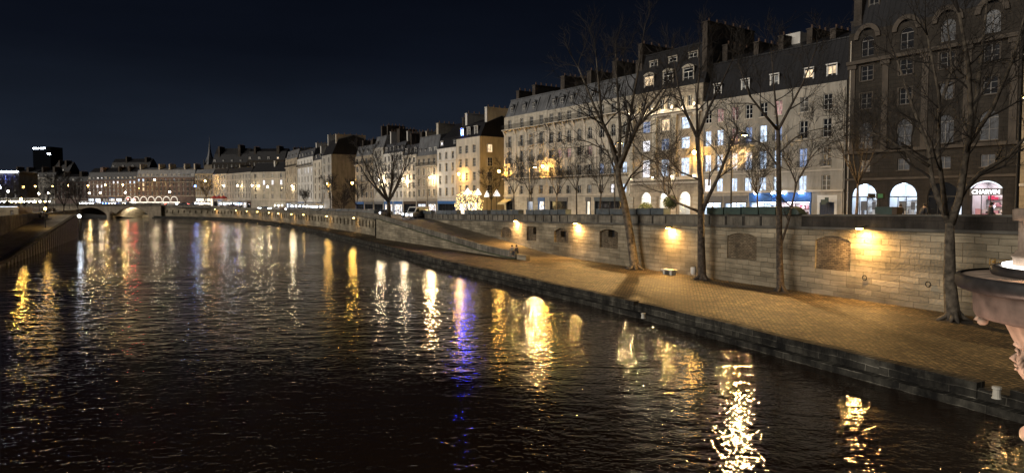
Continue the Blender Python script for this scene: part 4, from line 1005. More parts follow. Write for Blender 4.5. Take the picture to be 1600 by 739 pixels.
wall_lamp_facade(1083, 238, 620, label='amber lantern beside a trunk at the floodlit building, rightmost of the wall lanterns')
wall_lamp_facade(848, 260, 950, label='amber lantern in front of the wide arched-window house, second from the right')
wall_lamp_facade(780, 268, 1300, label='amber lantern at the street corner right of the blue-windowed house')
wall_lamp_facade(717, 272, 1000, label='amber lantern below the blue attic window')
wall_lamp_facade(672, 278, 900, (1, .75, .45), 'lampw', label='small pale lantern on the grey-tan narrow house', r=.16)
wall_lamp_facade(630, 279, 900, (1, .75, .45), 'lampw', label='small pale lantern on the slim house right of the big bare street tree', r=.16)
wall_lamp_facade(593, 281, 1100, (1, .75, .45), 'lampw', label='small pale lantern behind the left branches of the big bare street tree', r=.16)
wall_lamp_facade(551, 286, 2200, label='large amber lantern over the side-street gap, lighting a small tree gold', r=.34)
wall_lamp_facade(512, 287, 500, label='amber lantern on the house with the blank grey side wall', r=.3)
wall_lamp_facade(457, 291, 1100, (1, .8, .5), 'lampw', label='pale lantern on the tan house at the bend', r=.24)
for px, py, D, lab in ((405, 291, 300, 'white lamp on the front of the pinkish house'), (419, 292, 296, 'small white lamp beside the lit windows of the pinkish house'), (395, 290, 308, 'lamp on the left corner of the pinkish house'), (372, 290, 320, 'lamp in the middle of the pale angled house'), (350, 290, 340, 'lamp between the pale angled house and the dim brown one')):
    t = thing('wall_lantern', lab, 'lamp', (PP(px, D).x, D, zat(py, D)), 0, 'lamps on the far house fronts')
    MB().lathe([(.05, -.3), (.3, -.2), (.34, 0), (.05, .3)], 8).build('lantern', M['lampw'], t, True); MB().tube([(0, 0, .3), (.3, 1, .5), (.6, 4, .4)], [.05, .05, .06], 5).build('bracket', M['iron'], t)
    light('POINT', 'lantern_light', (.4, 1.2, -.6), 330, (1, .72, .35), t, .15)
# hooded post lamps
def post_lamp(px, D, hz, power, label, head=(1.1, .2), tgt=(0, -12, -12), mat='sodium', col=POSTC):
    x = (px - 800) / F * D; z0 = sz(D); h = hz - z0
    t = thing('post_lamp', label, 'street lamp', (x, D, z0), 0, 'tall slim post lamps behind the parapet')
    MB().tube([(0, 0, 0), (0, 0, 1.2), (0, 0, h)], [.13, .085, .06], 8).build('pole', M['iron'], t)
    m = MB(); m.tube([(0, 0, h), (head[0] * .5, head[1] * .5, h + .25), (head[0], head[1], h + .2)], [.05, .045, .04], 6); m.lathe([(.30, h + .02), (.28, h + .16), (.1, h + .28), (.01, h + .3)], 12, (head[0], head[1], 0)); m.build('hood', M['iron'], t)
    MB().lathe([(.27, h + .03), (.18, h - .05), (.01, h - .08)], 12, (head[0], head[1], 0)).build('lens', M[mat], t)
    light('AREA', 'post_light', (head[0], head[1], h - .1), power * .42, col, t, .26, None, 0, (head[0] + tgt[0] * .22, head[1] + tgt[1] * .22, h - .1 - 10))
    return t
post_lamp(1142, 62, zat(213, 62), 16500, 'slim black post lamp lighting golden twigs left of the blue shop', (.9, -.6), (4, -9, -10))
post_lamp(1587, 47, zat(150, 47), 4000, 'slim black post lamp at the right end of the dark building', (1.2, .9), (3, 4, -9))
post_lamp(827, 112, zat(262, 112), 6500, 'slim black post lamp in front of the long pale row, above the seated couple', (.9, -.6), (-3, -9, -9))
post_lamp(668, 150, zat(276, 150), 6500, 'slim black post lamp at the head of the ramp', (.9, -.6), (-2, -9, -9))
post_lamp(960, 84, zat(225, 84), 14500, 'slim black post lamp hidden against the dark leaning tree trunk', (.5, -.6), (2, -10, -10))
# lanterns on brackets on the quay wall
def quay_lamp(px, py, D, nrm, power, label, col=(1.0, .55, .17), out=1.9):
    n = Vector(nrm).normalized(); x = (px - 800) / F * D; z = zat(py, D)
    t = thing('quay_lantern', label, 'lamp', (x, D, z), math.atan2(n.y, n.x), 'bracket lanterns on the quay wall')
    m = MB(); m.tube([(0, 0, .1), (-out * .5, 0, .22), (-out, 0, -.1)], [.035, .03, .035], 6); m.tube([(-out, 0, -.5), (-out, 0, .1)], [.05, .05], 6)
    m.add([(.22, -.16, .06), (.22, .16, .06), (-.26, .16, .12), (-.26, -.16, .12), (.2, -.12, .16), (.2, .12, .16), (-.26, .12, .2), (-.26, -.12, .2)], [(0, 3, 2, 1), (4, 5, 6, 7), (0, 1, 5, 4), (1, 2, 6, 5), (2, 3, 7, 6), (3, 0, 4, 7)]); m.build('bracket', M['iron'], t)
    k = MB(); k.box(-.2, .18, -.12, .12, -.01, .055); k.build('lens', M['sodiumfar'], t)
    light('AREA', 'quay_light', (-.02, 0, -.03), power * .22, col, t, .22, None, 0, (-.02, 0, -4)); return t
wn = Vector((wdir.y, -wdir.x, 0))
def on_wall(px, out=1.9):
    p = wall_at_px(px); q_ = p + wn * out; return q_
for px, py, pw, lab in ((1343, 358, 4200, 'bracket lantern on the tall quay wall right of the widest blocked arch'), (1044, 357, 3900, 'bracket lantern on the quay wall between the two big quay trees'), (899, 350, 3400, 'bracket lantern between the two arches with small dark holes'), (805, 346, 3400, 'bracket lantern on the quay wall above the seated couple')):
    p = on_wall(px); quay_lamp(px, py, p.y, (wn.x, wn.y, 0), pw, lab)
on = Vector((odir.y, -odir.x, 0)); quay_lamp(594, 343, O0.y - .5, (on.x, on.y, 0), 1400, 'bracket lantern at the top corner of the ramp wall')
for i, px in enumerate((560, 537, 517, 500, 480, 461, 440, 425, 407, 390, 373, 340)):
    s = s_of_px(NP, px); a = cut(NP, s - .5, s + .5); d = (a[-1] - a[0]).normalized(); n = Vector((d.y, -d.x, 0)); p = a[0] + n * 1.0
    if i % 2 == 0 or px < 500: quay_lamp(px, 0, p.y, (n.x, n.y, 0), 420 if px > 470 else 600, 'bracket lantern on the niche wall, %s in its row from the ramp' % ['first','second','third','fourth','fifth','sixth','seventh','eighth','ninth','tenth','eleventh','twelfth'][i], out=.8).location = (p.x, p.y, sz(p.y) - .45)

# ================================================================== TREES
class Tree:
    def __init__(t, seed, maxl=4, tw=.016): t.r = random.Random(seed); t.tr = MB(); t.cr = MB(); t.maxl = maxl; t.tw = tw
    def limb(t, pts, rad, spawn=.25, nch=7, Lc=4.5, lvl=1, dirb=None):
        mb = t.tr if lvl <= 1 else t.cr
        mb.tube(pts, rad, 9 if lvl == 0 else 6)
        tot = [0]
        for a, b in zip(pts, pts[1:]): tot.append(tot[-1] + (Vector(b) - Vector(a)).length)
        for k in range(nch):
            f = spawn + (1 - spawn) * (k + t.r.random()) / nch; s = f * tot[-1]
            for i in range(len(pts) - 1):
                if tot[i] <= s <= tot[i + 1] + 1e-6: break
            q_ = (s - tot[i]) / max(1e-6, tot[i + 1] - tot[i]); p = Vector(pts[i]).lerp(Vector(pts[i + 1]), q_); d = (Vector(pts[i + 1]) - Vector(pts[i])).normalized(); r = rad[i] * (1 - q_) + rad[i + 1] * q_
            t.grow(p, t.turn(d), Lc * (1.1 - .5 * f) * t.r.uniform(.7, 1.2), min(r * .6, .09), 2)
        d = (Vector(pts[-1]) - Vector(pts[-2])).normalized()
        for k in range(2): t.grow(Vector(pts[-1]), t.turn(d, 12, 35), Lc * .75, rad[-1], 2)
    def turn(t, d, a0=28, a1=62):
        ax = d.orthogonal().normalized(); ax = Matrix.Rotation(t.r.uniform(0, 6.283), 3, d) @ ax
        return (Matrix.Rotation(R(t.r.uniform(a0, a1)), 3, ax) @ d).normalized()
    def grow(t, p, d, L, r, lvl):
        n = 4 if lvl < t.maxl else 3; pts = [p]; rad = [r]; dd = d.copy()
        for i in range(n):
            dd = (dd + Vector((t.r.gauss(0, .13), t.r.gauss(0, .13), t.r.gauss(.06, .1)))).normalized(); pts.append(pts[-1] + dd * L / n); rad.append(max(t.tw * .5, r * (1 - .8 * (i + 1) / n)))
        t.cr.tube(pts, rad, 4 if r > .035 else 3, False)
        if lvl < t.maxl and L > .5:
            k = 7 if lvl == 2 else 5
            for j in range(k):
                i = min(n - 1, int((.25 + .75 * (j + t.r.random()) / k) * n)); q_ = t.r.random(); pp = pts[i].lerp(pts[i + 1], q_)
                t.grow(pp, t.turn((pts[i + 1] - pts[i]).normalized(), 22, 50), L * t.r.uniform(.45, .68), max(t.tw, rad[i] * .6), lvl + 1)
    def build(t, label, loc, bark='bark', group=None, cat='tree', name='bare_tree'):
        o = thing(name, label, cat, loc, 0, group); L = Vector(loc)
        for mb in (t.tr, t.cr): mb.v = [(x - L.x, y - L.y, z - L.z) for x, y, z in mb.v]
        t.tr.build('trunk', M[bark], o, True); t.cr.build('crown', M['twig'], o); return o
def big_tree(label, D, base, trunk, limbs, seed, r0, bark='bark', Lc=4.5, tw=.014, nch=7, maxl=4, base_z=QZ):
    """trunk and limbs surveyed as bearings at the tree's own distance, then thrown out of plane"""
    T = Tree(seed, maxl, tw); r = T.r
    P = lambda px, py, dy=0: Vector((((px - 800) / F) * D, 0, zat(py, D))) + Vector((0, D + dy, 0))
    tp = [at(base[0], base[1], base_z)] + [P(*q_) for q_ in trunk]; tp[0].z -= .25
    rads = [r0 * 1.25] + [r0 * (1 - .45 * (i + 1) / len(trunk)) for i in range(len(trunk))]
    pts2 = [tp[0], tp[0].lerp(tp[1], .12)] + tp[1:]; T.tr.tube(pts2, [r0 * 1.6, r0 * 1.08] + rads[1:], 10)
    for lm in limbs:
        rr = lm[0]; pl = []; sgn = r.choice((-1, 1)) * r.uniform(.15, .45); acc = 0
        for i, q_ in enumerate(lm[1:]):
            p = P(*q_)
            if pl: acc += (Vector((p.x, 0, p.z)) - Vector((pl[-1].x, 0, pl[-1].z))).length * sgn
            # thrown out of plane: keep the bearing, change the distance
            k = (D + acc) / D; pl.append(Vector((p.x * k, D + acc, H + (p.z - H) * k)))
        rad = [max(.03, rr * (1 - .72 * i / (len(pl) - 1))) for i in range(len(pl))]
        T.limb(pl, rad, .22, nch, Lc * .9)
    o = T.build(label, (tp[0].x, tp[0].y, base_z), bark); m = MB(); rs = random.Random(seed)
    ring = [(1.05 * math.cos(a) * rs.uniform(.85, 1.2), .95 * math.sin(a) * rs.uniform(.85, 1.2), .012) for a in [6.283 * k / 18 for k in range(18)]]
    m.add(ring + [(0, 0, .06)], [(k, (k + 1) % 18, 18) for k in range(18)]); m.build('soil_mound', M['soil'], o)
    for k in range(6):
        a = 6.283 * k / 6 + rs.random(); q_ = Vector((math.cos(a), math.sin(a), 0)); m = MB(); m.tube([q_ * r0 * .5 + Vector((0, 0, .55)), q_ * r0 * 1.25 + Vector((0, 0, .2)), q_ * r0 * 2.4 + Vector((0, 0, .02))], [r0 * .4, r0 * .36, r0 * .1], 7); m.build('root', M[bark], o, True)
    return o
D1 = at(993, 420, QZ).y
big_tree('tall leaning bare tree, leftmost of the four big trees on the cobbles', D1, (993, 421), [(985, 369), (975, 317), (966, 281), (965, 262)],
  [(.26, (965, 262), (951, 215), (930, 172), (902, 105)), (.26, (966, 262), (985, 215), (1008, 170), (1040, 130)), (.22, (966, 265), (968, 200), (963, 140), (960, 85)), (.2, (968, 262), (994, 199), (1022, 168), (1050, 120)), (.12, (966, 281), (948, 236), (918, 222), (890, 215)), (.12, (972, 300), (985, 275), (1005, 255), (1035, 245)), (.2, (962, 240), (940, 190), (935, 140), (930, 90)), (.18, (975, 235), (985, 170), (995, 110), (1000, 70))], 11, .46, 'plane', 5.0)
D2 = at(1097, 437, QZ).y
big_tree('bare quay tree with low arching left branches, second from left of the four', D2, (1097, 437), [(1096, 380), (1095, 330), (1094, 283), (1088, 216)],
  [(.13, (1090, 330), (1056, 316), (1038, 301), (1036, 278), (1022, 253), (1000, 240)), (.09, (1092, 281), (1063, 269), (1046, 252), (1036, 239), (1010, 225)), (.2, (1098, 328), (1107, 306), (1120, 280), (1132, 247), (1142, 226), (1150, 205)), (.15, (1088, 216), (1070, 178), (1058, 140), (1050, 95)), (.15, (1088, 216), (1105, 170), (1122, 135), (1140, 95)), (.12, (1088, 214), (1086, 160), (1090, 110), (1088, 75)), (.08, (1107, 290), (1108, 270), (1120, 262), (1128, 258))], 23, .36, 'bark', 3.4, nch=6)
D3 = at(1220, 455, QZ).y
big_tree('slender straight bare tree, third from left of the four on the cobbles', D3, (1220, 456), [(1219, 400), (1217, 330), (1215, 260), (1213, 204)],
  [(.12, (1213, 204), (1192, 180), (1168, 150), (1150, 100)), (.12, (1213, 204), (1230, 170), (1250, 130), (1268, 80)), (.1, (1213, 204), (1206, 140), (1200, 80)), (.09, (1215, 262), (1200, 240), (1190, 225), (1165, 215)), (.1, (1220, 385), (1232, 345), (1239, 310), (1244, 285), (1262, 250), (1275, 235)), (.06, (1243, 287), (1232, 262), (1222, 245)), (.06, (1215, 240), (1240, 215), (1262, 205), (1285, 200))], 31, .27, 'bark', 3.2, nch=6)
D4 = at(1490, 500, QZ).y
big_tree('massive many-limbed bare plane tree before the dark building', D4, (1490, 501), [(1487, 440), (1485, 380), (1484, 348)],
  [(.2, (1484, 350), (1468, 318), (1455, 285), (1447, 230), (1420, 165), (1395, 95)), (.24, (1486, 350), (1498, 310), (1506, 245), (1512, 185), (1505, 100), (1488, 20)), (.17, (1492, 325), (1506, 296), (1530, 270), (1570, 246), (1600, 212), (1640, 150)), (.17, (1506, 240), (1520, 150), (1527, 60), (1532, -20)), (.15, (1478, 335), (1463, 240), (1462, 150), (1440, 55)), (.13, (1507, 230), (1545, 170), (1575, 90), (1590, 20)), (.1, (1450, 260), (1410, 235), (1380, 215), (1350, 205)), (.12, (1462, 170), (1480, 110), (1470, 30))], 47, .40, 'plane', 3.6, tw=.012, nch=8)
# trees standing on the street
def street_tree(label, px, D, h, seed, spread=.3, r0=.14, Lc=2.4, maxl=4, z=None, tw=.014, bark='bark', nl=6, fork=.38, group=None):
    T = Tree(seed, maxl, tw); r = T.r; x = (px - 800) / F * D; z0 = sz(D) if z is None else z; b0 = Vector((x, D, z0)); f = b0 + Vector((r.uniform(-.2, .2), 0, h * fork))
    T.tr.tube([b0, b0.lerp(f, .5) + Vector((r.uniform(-.1, .1), 0, 0)), f], [r0 * 1.3, r0, r0 * .8], 8)
    for k in range(nl):
        a = 6.283 * (k + r.random() * .6) / nl; sp_ = spread * r.uniform(.5, 1.1) * (0.25 if k == 0 else 1); pts = [f]; n = 3
        top = h * (1 - fork) * r.uniform(.6, .85)
        for i in range(1, n + 1): q_ = i / n; pts.append(f + Vector((math.cos(a) * sp_ * h * q_ ** .8, math.sin(a) * sp_ * h * q_ ** .8, top * q_)) + Vector((r.gauss(0, .12), r.gauss(0, .12), 0)))
        T.limb(pts, [r0 * .55, r0 * .42, r0 * .28, r0 * .15], .25, 5, Lc)
    return T.build(label, (x, D, z0), bark, group)
street_tree('big dark bare tree on the ramp head before the pale houses', 607, 138, 14.5, 5, .40, .42, 3.6, nl=9, fork=.22, tw=.02)
street_tree('slender bare tree by the first lit arch of the dark building', 1337, 63, 11.5, 6, .32, .13, 2.3, fork=.33)
for i, (px, D, h, lab) in enumerate([(901, 104, 12, 'small bare street tree in front of the lit doorway, right of centre'), (870, 112, 10.5, 'small bare street tree left of the lit doorway, below an amber lantern'), (937, 98, 10, 'small bare street tree just left of the leaning quay tree'), (830, 120, 11, 'small bare street tree below the left end of the long iron balconies'), (803, 126, 12, 'bare street tree before the left corner of the long zinc-roofed row'), (768, 132, 9.5, 'small bare street tree before the amber-lit side wall of the corner house'), (1185, 74, 8, 'thin bare street tree in front of the white-lit shops'), (1046, 84, 8.5, 'thin bare street tree before the middle lit archway')]):
    street_tree(lab, px, D, h, 60 + i, .24, .11, 2.0, tw=.013, maxl=4, group='young bare trees along the pavement')
for i, (px, D, h, lab, z) in enumerate([(558, 163, 12, 'bare tree on the lower quay with a gold-lit crown, before the side-street gap', QZ), (536, 172, 9, 'thin bare pole-like tree left of the gold-lit crown', QZ), (517, 200, 10.5, 'bare tree before the blank grey side wall, catching amber light', None), (478, 245, 7, 'small bare tree near the strip-lit pale house', None)]):
    street_tree(lab, px, D, h, 80 + i, .22, .13, 2.2, z=z, tw=.02, fork=.5)
street_tree('rounded amber-lit tree on the far square', 324, 350, 14, 91, .28, .2, 3, tw=.035)
for i, (px, D, h, lab) in enumerate([(100, 185, 9.5, 'bushy bare tree on the left bank above the ramp tip'), (122, 205, 8.5, 'bushy bare tree on the left bank, nearest the arched bridge'), (74, 190, 9, 'bushy bare tree behind the seated group on the left bank'), (40, 200, 9.5, 'bare tree over the market lights at the far left'), (12, 180, 9, 'bare tree at the very left edge of the photo')]):
    street_tree(lab, px, D, h, 95 + i, .38, .16, 2.8, z=4.6, tw=.022, nl=8, fork=.2)
# fairy-lit tree and lit canopies
ft = street_tree('small tree covered in golden fairy lights before the blue-windowed corner house', 733, 138, 5.0, 120, .42, .1, 1.1, maxl=3, fork=.2, nl=9)
fm = MB(); r = random.Random(3); base = ft.location
for i in range(420):
    a = r.uniform(0, 6.283); q_ = r.random() ** .5; zz = r.uniform(1.0, 5.4); rr = 3.1 * q_ * math.sqrt(max(.05, 1 - ((zz - 2.9) / 2.9) ** 2)); fm.add([(rr * math.cos(a) + dx * .055, rr * math.sin(a) + dy * .055, zz + dz * .055) for dx, dy, dz in ((1, 0, 0), (-1, 0, 0), (0, 1, 0), (0, -1, 0), (0, 0, 1), (0, 0, -1))], [(0, 2, 4), (2, 1, 4), (1, 3, 4), (3, 0, 4), (2, 0, 5), (1, 2, 5), (3, 1, 5), (0, 3, 5)])
fo = fm.build('fairy_lights', M['fairy'], ft); fo['kind'] = 'stuff'
light('POINT', 'fairy_glow', (0, -.4, 3), 200, (1, .72, .3), ft, .8); light('POINT', 'fairy_back', (1.5, 5, 3.6), 500, (1, .72, .3), ft, .8)
cones = [(731, 300, .95, 'white glowing canopy left-most above the fairy-lit tree'), (747, 301, .8, 'white glowing canopy right over the fairy-lit tree'), (761, 304, .6, 'small white glowing canopy between the fairy-lit tree and the street corner'), (776, 303, .8, 'white glowing canopy beside the street corner')]
for px, py, rr, lab in cones:
    D = 141; t = thing('lit_canopy', lab, 'canopy', (PP(px, D).x, D, sz(D))); z = zat(py, D) - sz(D)
    MB().lathe([(rr, z - .5), (rr * .8, z - .1), (rr * .3, z + .5), (.03, z + .9)], 12).build('canopy', M['canopy'], t); MB().tube([(0, 0, 0), (0, 0, z)], [.06, .05], 6).build('pole', M['iron'], t)

# ================================================================== BOOKSTALL BOXES on the parapet
def stall_box(L_, mat, lid=True, h=.55):
    key = ('stall', round(L_, 2), mat)
    if key not in WC:
        m = MB(); m.box(-L_ / 2 + .03, L_ / 2 - .03, -.28, .55, 0, h); m.box(-L_ / 2, L_ / 2, -.34, .6, h + .002, h + .06)
        k = MB(); k.box(-L_ / 2 + .0, -L_ / 2 + .07, -.02 - .0, .02, -.98, -.15); k.box(L_ / 2 - .07, L_ / 2, -.02, .02, -.98, -.15)
        WC[key] = (m.mesh('box', M[mat]), k.mesh('bracket', M['iron']))
    return WC[key]
def stall_run(fn, px0, px1, n, mat, label, group, rz=None, br=True):
    for i in range(n):
        a, b = px0 + (px1 - px0) * i / n, px0 + (px1 - px0) * (i + 1) / n
        (pa, d), (pb, _) = fn(a), fn(b); L_ = (pb - pa).length * .96; m, k = stall_box(L_, mat); p = (pa + pb) / 2
        z = sz(p.y) + 1.002
        t = thing('bookstall_box', label, 'bookstall', (p.x, p.y, z), math.atan2(d.y, d.x), group)
        place(m, 'box', t); 
        if br: place(k, 'bracket', t, (0, 0, 0))
def fW(px): p = wall_at_px(px); return p, wdir
def fN(px):
    s = s_of_px(OUT_, px); a = cut(OUT_, max(0, s - .5), s + .5); return (a[0] + a[-1]) / 2, (a[-1] - a[0]).normalized()
OUT_ = NP[:-1] + [O0]
stall_run(fW, 933.7, 1041, 5, 'zinclid', 'closed grey bookstall box on the parapet beside the leaning tree', 'grey bookstall boxes by the leaning tree')
stall_run(fW, 1107, 1216, 4, 'green', 'closed dark green bookstall box on the parapet in front of the lit shops', 'dark green bookstall boxes before the shops')
stall_run(fW, 824, 887, 5, 'zinclid', 'closed bookstall box on the parapet left of the lit doorway', 'bookstall boxes left of the lit doorway')
stall_run(fW, 769, 813, 5, 'zinclid', 'closed bookstall box on the parapet below the corner of the long zinc-roofed row', 'bookstall boxes below the zinc-roofed row')
stall_run(fW, 728, 764, 5, 'zinclid', 'closed bookstall box on the parapet below the fairy-lit tree', 'bookstall boxes below the fairy-lit tree')
stall_run(fW, 684, 716, 4, 'zinclid', 'closed bookstall box on the parapet below the white narrow house', 'bookstall boxes below the white narrow house')
stall_run(fW, 649, 676, 3, 'zinclid', 'closed bookstall box at the far end of the tall parapet, by the ramp head', 'bookstall boxes by the ramp head')
stall_run(fN, 505, 588, 8, 'zinclid', 'closed bookstall box on the niche wall left of the big bare street tree', 'bookstall boxes on the near niche wall', br=False)
stall_run(fN, 448, 500, 7, 'zinclid', 'closed bookstall box far along the niche wall at the bend', 'bookstall boxes on the far niche wall', br=False)
p = wall_at_px(1236); cvr = MB(); L_ = 2.1
for i in range(8):
    a, b = -L_ / 2 + L_ * i / 8, -L_ / 2 + L_ * (i + 1) / 8; za, zb = [.62 * (1 - abs(2 * j / 8 - .8) ** 3 * .5) if j < 8 else .08 for j in (i, i + 1)]
    cvr.hexa([(a, -.35, 0), (b, -.35, 0), (b, .6, 0), (a, .6, 0)], [(a, -.25, za), (b, -.25, zb), (b, .5, zb), (a, .5, za)])
o = cvr.build('covered_bookstall', M['green'], None, loc=(p.x, p.y, sz(p.y) + 1.003)); o.rotation_euler = (0, 0, WRZ); tag(o, 'bookstall under a sagging dark tarpaulin, right of the dark green boxes', 'bookstall')

# ================================================================== SHOP SIGNS, BANNER TEXT
def text_mesh(s, size, ext=.03):
    c = bpy.data.curves.new('letters', 'FONT'); c.body = s; c.size = size; c.extrude = ext; c.align_x = 'CENTER'; c.offset = .008
    o = bpy.data.objects.new('letters', c); COL.objects.link(o); dg = bpy.context.evaluated_depsgraph_get(); me = bpy.data.meshes.new_from_object(o.evaluated_get(dg)); bpy.data.objects.remove(o); return me
b = darkb; s = b.s(1540); zt = b.z(303, 1540)
m = MB(); m.box(s - 1.5, s + 1.5, -.16, .05, zt - .14, zt + .56); fs = m.build('shop_sign', M['greyshop'], b.root)
me = text_mesh('CHARVIN', .60); me.materials.append(M['text']); t_ = place(me, 'lettering', fs, (s, -.19, zt)); t_.rotation_euler = (math.pi / 2, 0, 0)
m = MB(); pts = arch_curve(s - 1.5, s + 1.5, zt + .58, .75, 12); pin = arch_curve(s - 1.38, s + 1.38, zt + .58, .64, 12)
for p, q_, r_, u_ in zip(pts, pts[1:], pin, pin[1:]): m.quad((r_[0], -.1, r_[1]), (u_[0], -.1, u_[1]), (q_[0], -.1, q_[1]), (p[0], -.1, p[1]))
m.build('light_arch', M['shopw'], fs)
for xx in (s - 2.3,):
    m = MB(); m.tube([(xx, -.3, .4), (xx, -.3, zt - .9), (xx, -.3, zt + .0)], [.1, .1, .01], 6); m.build('light_column', M['shopw'], b.root); light('POINT', 'shop_spill', (s, -1.2, 2.4), 25, (.9, .85, 1), b.root, .2)
for px in (1348.6, 1409): light('POINT', 'shop_spill', (b.s(px), -.9, 3.0), 22, (.7, .82, 1), b.root, .3)
for px in (1348.6, 1409):       # pale picture panels and lettering band within the lit arches
    s = b.s(px); zt = b.z(297, px); m = MB(); m.box(s - .7, s + .1, .6, .64, 1.9, 3.0); m.box(s + .35, s + .8, 1.2, 1.24, 2.0, 2.9); m.build('picture_panel', M['greyshop'], b.root)
# pharmacy style screen sign on a pole between the two lit arches
Dk = 60; t = thing('screen_sign', 'small dark sign box with a faint green screen between the two lit arches', 'sign', (PP(1372, Dk).x, Dk, sz(Dk)))
zz = zat(307, Dk) - sz(Dk); m = MB(); m.tube([(0, 0, 0), (0, 0, zz)], [.05, .05], 6); m.build('pole', M['iron'], t); m = MB(); m.box(-.9, -.35, -.1, .1, zz - .15, zz + .25); m.box(-.2, .5, -.1, .1, zz - .2, zz + .3); m.build('housing', M['iron'], t); m = MB(); m.box(-.14, .3, -.13, -.102, zz - .13, zz + .22); m.build('screen', M['greenl'], t)
# kiosk box behind the parapet
kx = PP(1385, 52); t = thing('bookstall_box', 'tall dark bookstall box below the green screen sign', 'bookstall', (wall_at_px(1384).x, wall_at_px(1384).y, sz(wall_at_px(1384).y) + 1.003), WRZ)
m = MB(); m.box(-.75, .5, -.1, .5, 0, .5); m.build('box', M['green'], t); m = MB(); m.box(.51, .85, -.1, .5, 0, .48); m.build('shelf', M['wood'], t)
# trimmed bushes
for px, D, rr, lab, st_ in ((1047, 82, .85, 'round clipped bush on a stem before the ornate building', 1.6), (1009, 84, .9, 'low rounded bush before the left lit archway', .7)):
    t = thing('topiary_bush', lab, 'bush', (PP(px, D).x, D, sz(D))); r = random.Random(px); m = MB()
    for i in range(900):
        v = Vector((r.gauss(0, 1), r.gauss(0, 1), r.gauss(0, 1))).normalized() * rr * r.uniform(.75, 1.04); d1 = Vector((r.gauss(0, 1), r.gauss(0, 1), r.gauss(0, 1))).normalized() * .09; d2 = d1.orthogonal().normalized() * .05
        c = v + Vector((0, 0, st_ + rr)); m.add([c - d1, c + d2, c + d1, c - d2], [(0, 1, 2, 3)])
    m.ball((0, 0, st_ + rr), rr * .7, 8); m.build('crown', M['leaf'], t); MB().tube([(0, 0, .0), (0, 0, st_ + .3)], [.07, .06], 6).build('trunk', M['bark'], t)
awn = MB()

# ================================================================== QUAY FURNITURE
bp = at(1046, 429, QZ); t = thing('stone_bench', 'pale stone slab bench on two blocks on the cobbles, between the two big quay trees', 'bench', bp, WRZ)
m = MB(); m.box(-.85, .85, -.38, .38, .40, .53); m.build('seat', M['bench'], t)
for x in (-.5, .5): MB().box(x - .14, x + .14, -.28, .28, 0, .398).build('leg', M['bench'], t)
bp = at(1083, 433, QZ); t = thing('litter_bin', 'small bin frame with a pale bag beside the bench tree', 'bin', bp, WRZ)
m = MB()
for x in (-.3, .3): m.bar((x, 0, 0), (x, 0, 1.0), .035)
m.box(-.32, .32, -.03, .03, .95, 1.0); m.build('frame', M['iron'], t); MB().lathe([(.16, .25), (.24, .4), (.25, .85), (.22, .93)], 10).build('bag', M['striped'], t)
def bollard(px, py, lab, h=.5, r=.16, z=QZ):
    p = at(px, py, z); t = thing('mooring_bollard', lab, 'bollard', p); MB().lathe([(r * 1.2, 0), (r, .06), (r * .9, h * .75), (r * 1.15, h * .8), (r * 1.15, h), (.01, h * 1.05)], 12).build('post', M['bench'], t)
bollard(1557, 622, 'short stone mooring post in the gap of the kerb, lower right', .42, .13)
bollard(1005, 497, 'short stone mooring post at the break of the kerb, centre', .3, .12)
# low planks / small bits far on the quay
for px, py, lab in ((493, 353, 'white bench far along the lower quay'), (549, 358, 'pale bench under the gold-lit quay tree')):
    p = at(px, py, QZ); t = thing('stone_bench', lab, 'bench', p, 2.2); MB().box(-1, 1, -.35, .35, .4, .55).build('seat', M['bench'], t)
    for x in (-.7, .7): MB().box(x - .14, x + .14, -.28, .28, 0, .398).build('leg', M['bench'], t)
# leaf litter and worn dark patches on the cobbles
r = random.Random(8); m = MB()
for i in range(1500):
    D = r.uniform(28, 120); xa, xb = xat(E, D) + 1.4, xat([W0, W1], D) - .3; x = xa + (xb - xa) * (1 - r.random() ** 1.6); a = r.uniform(0, 6.28); s_ = r.uniform(.03, .07)
    m.quad(*[(x + s_ * math.cos(a + k * 1.571), D + s_ * math.sin(a + k * 1.571), QZ + .006 + .02 * (k % 2)) for k in range(4)])
tag(m.build('fallen_leaves', M['wood']), 'dark fallen leaves scattered over the cobbles', 'leaves', kind='stuff')

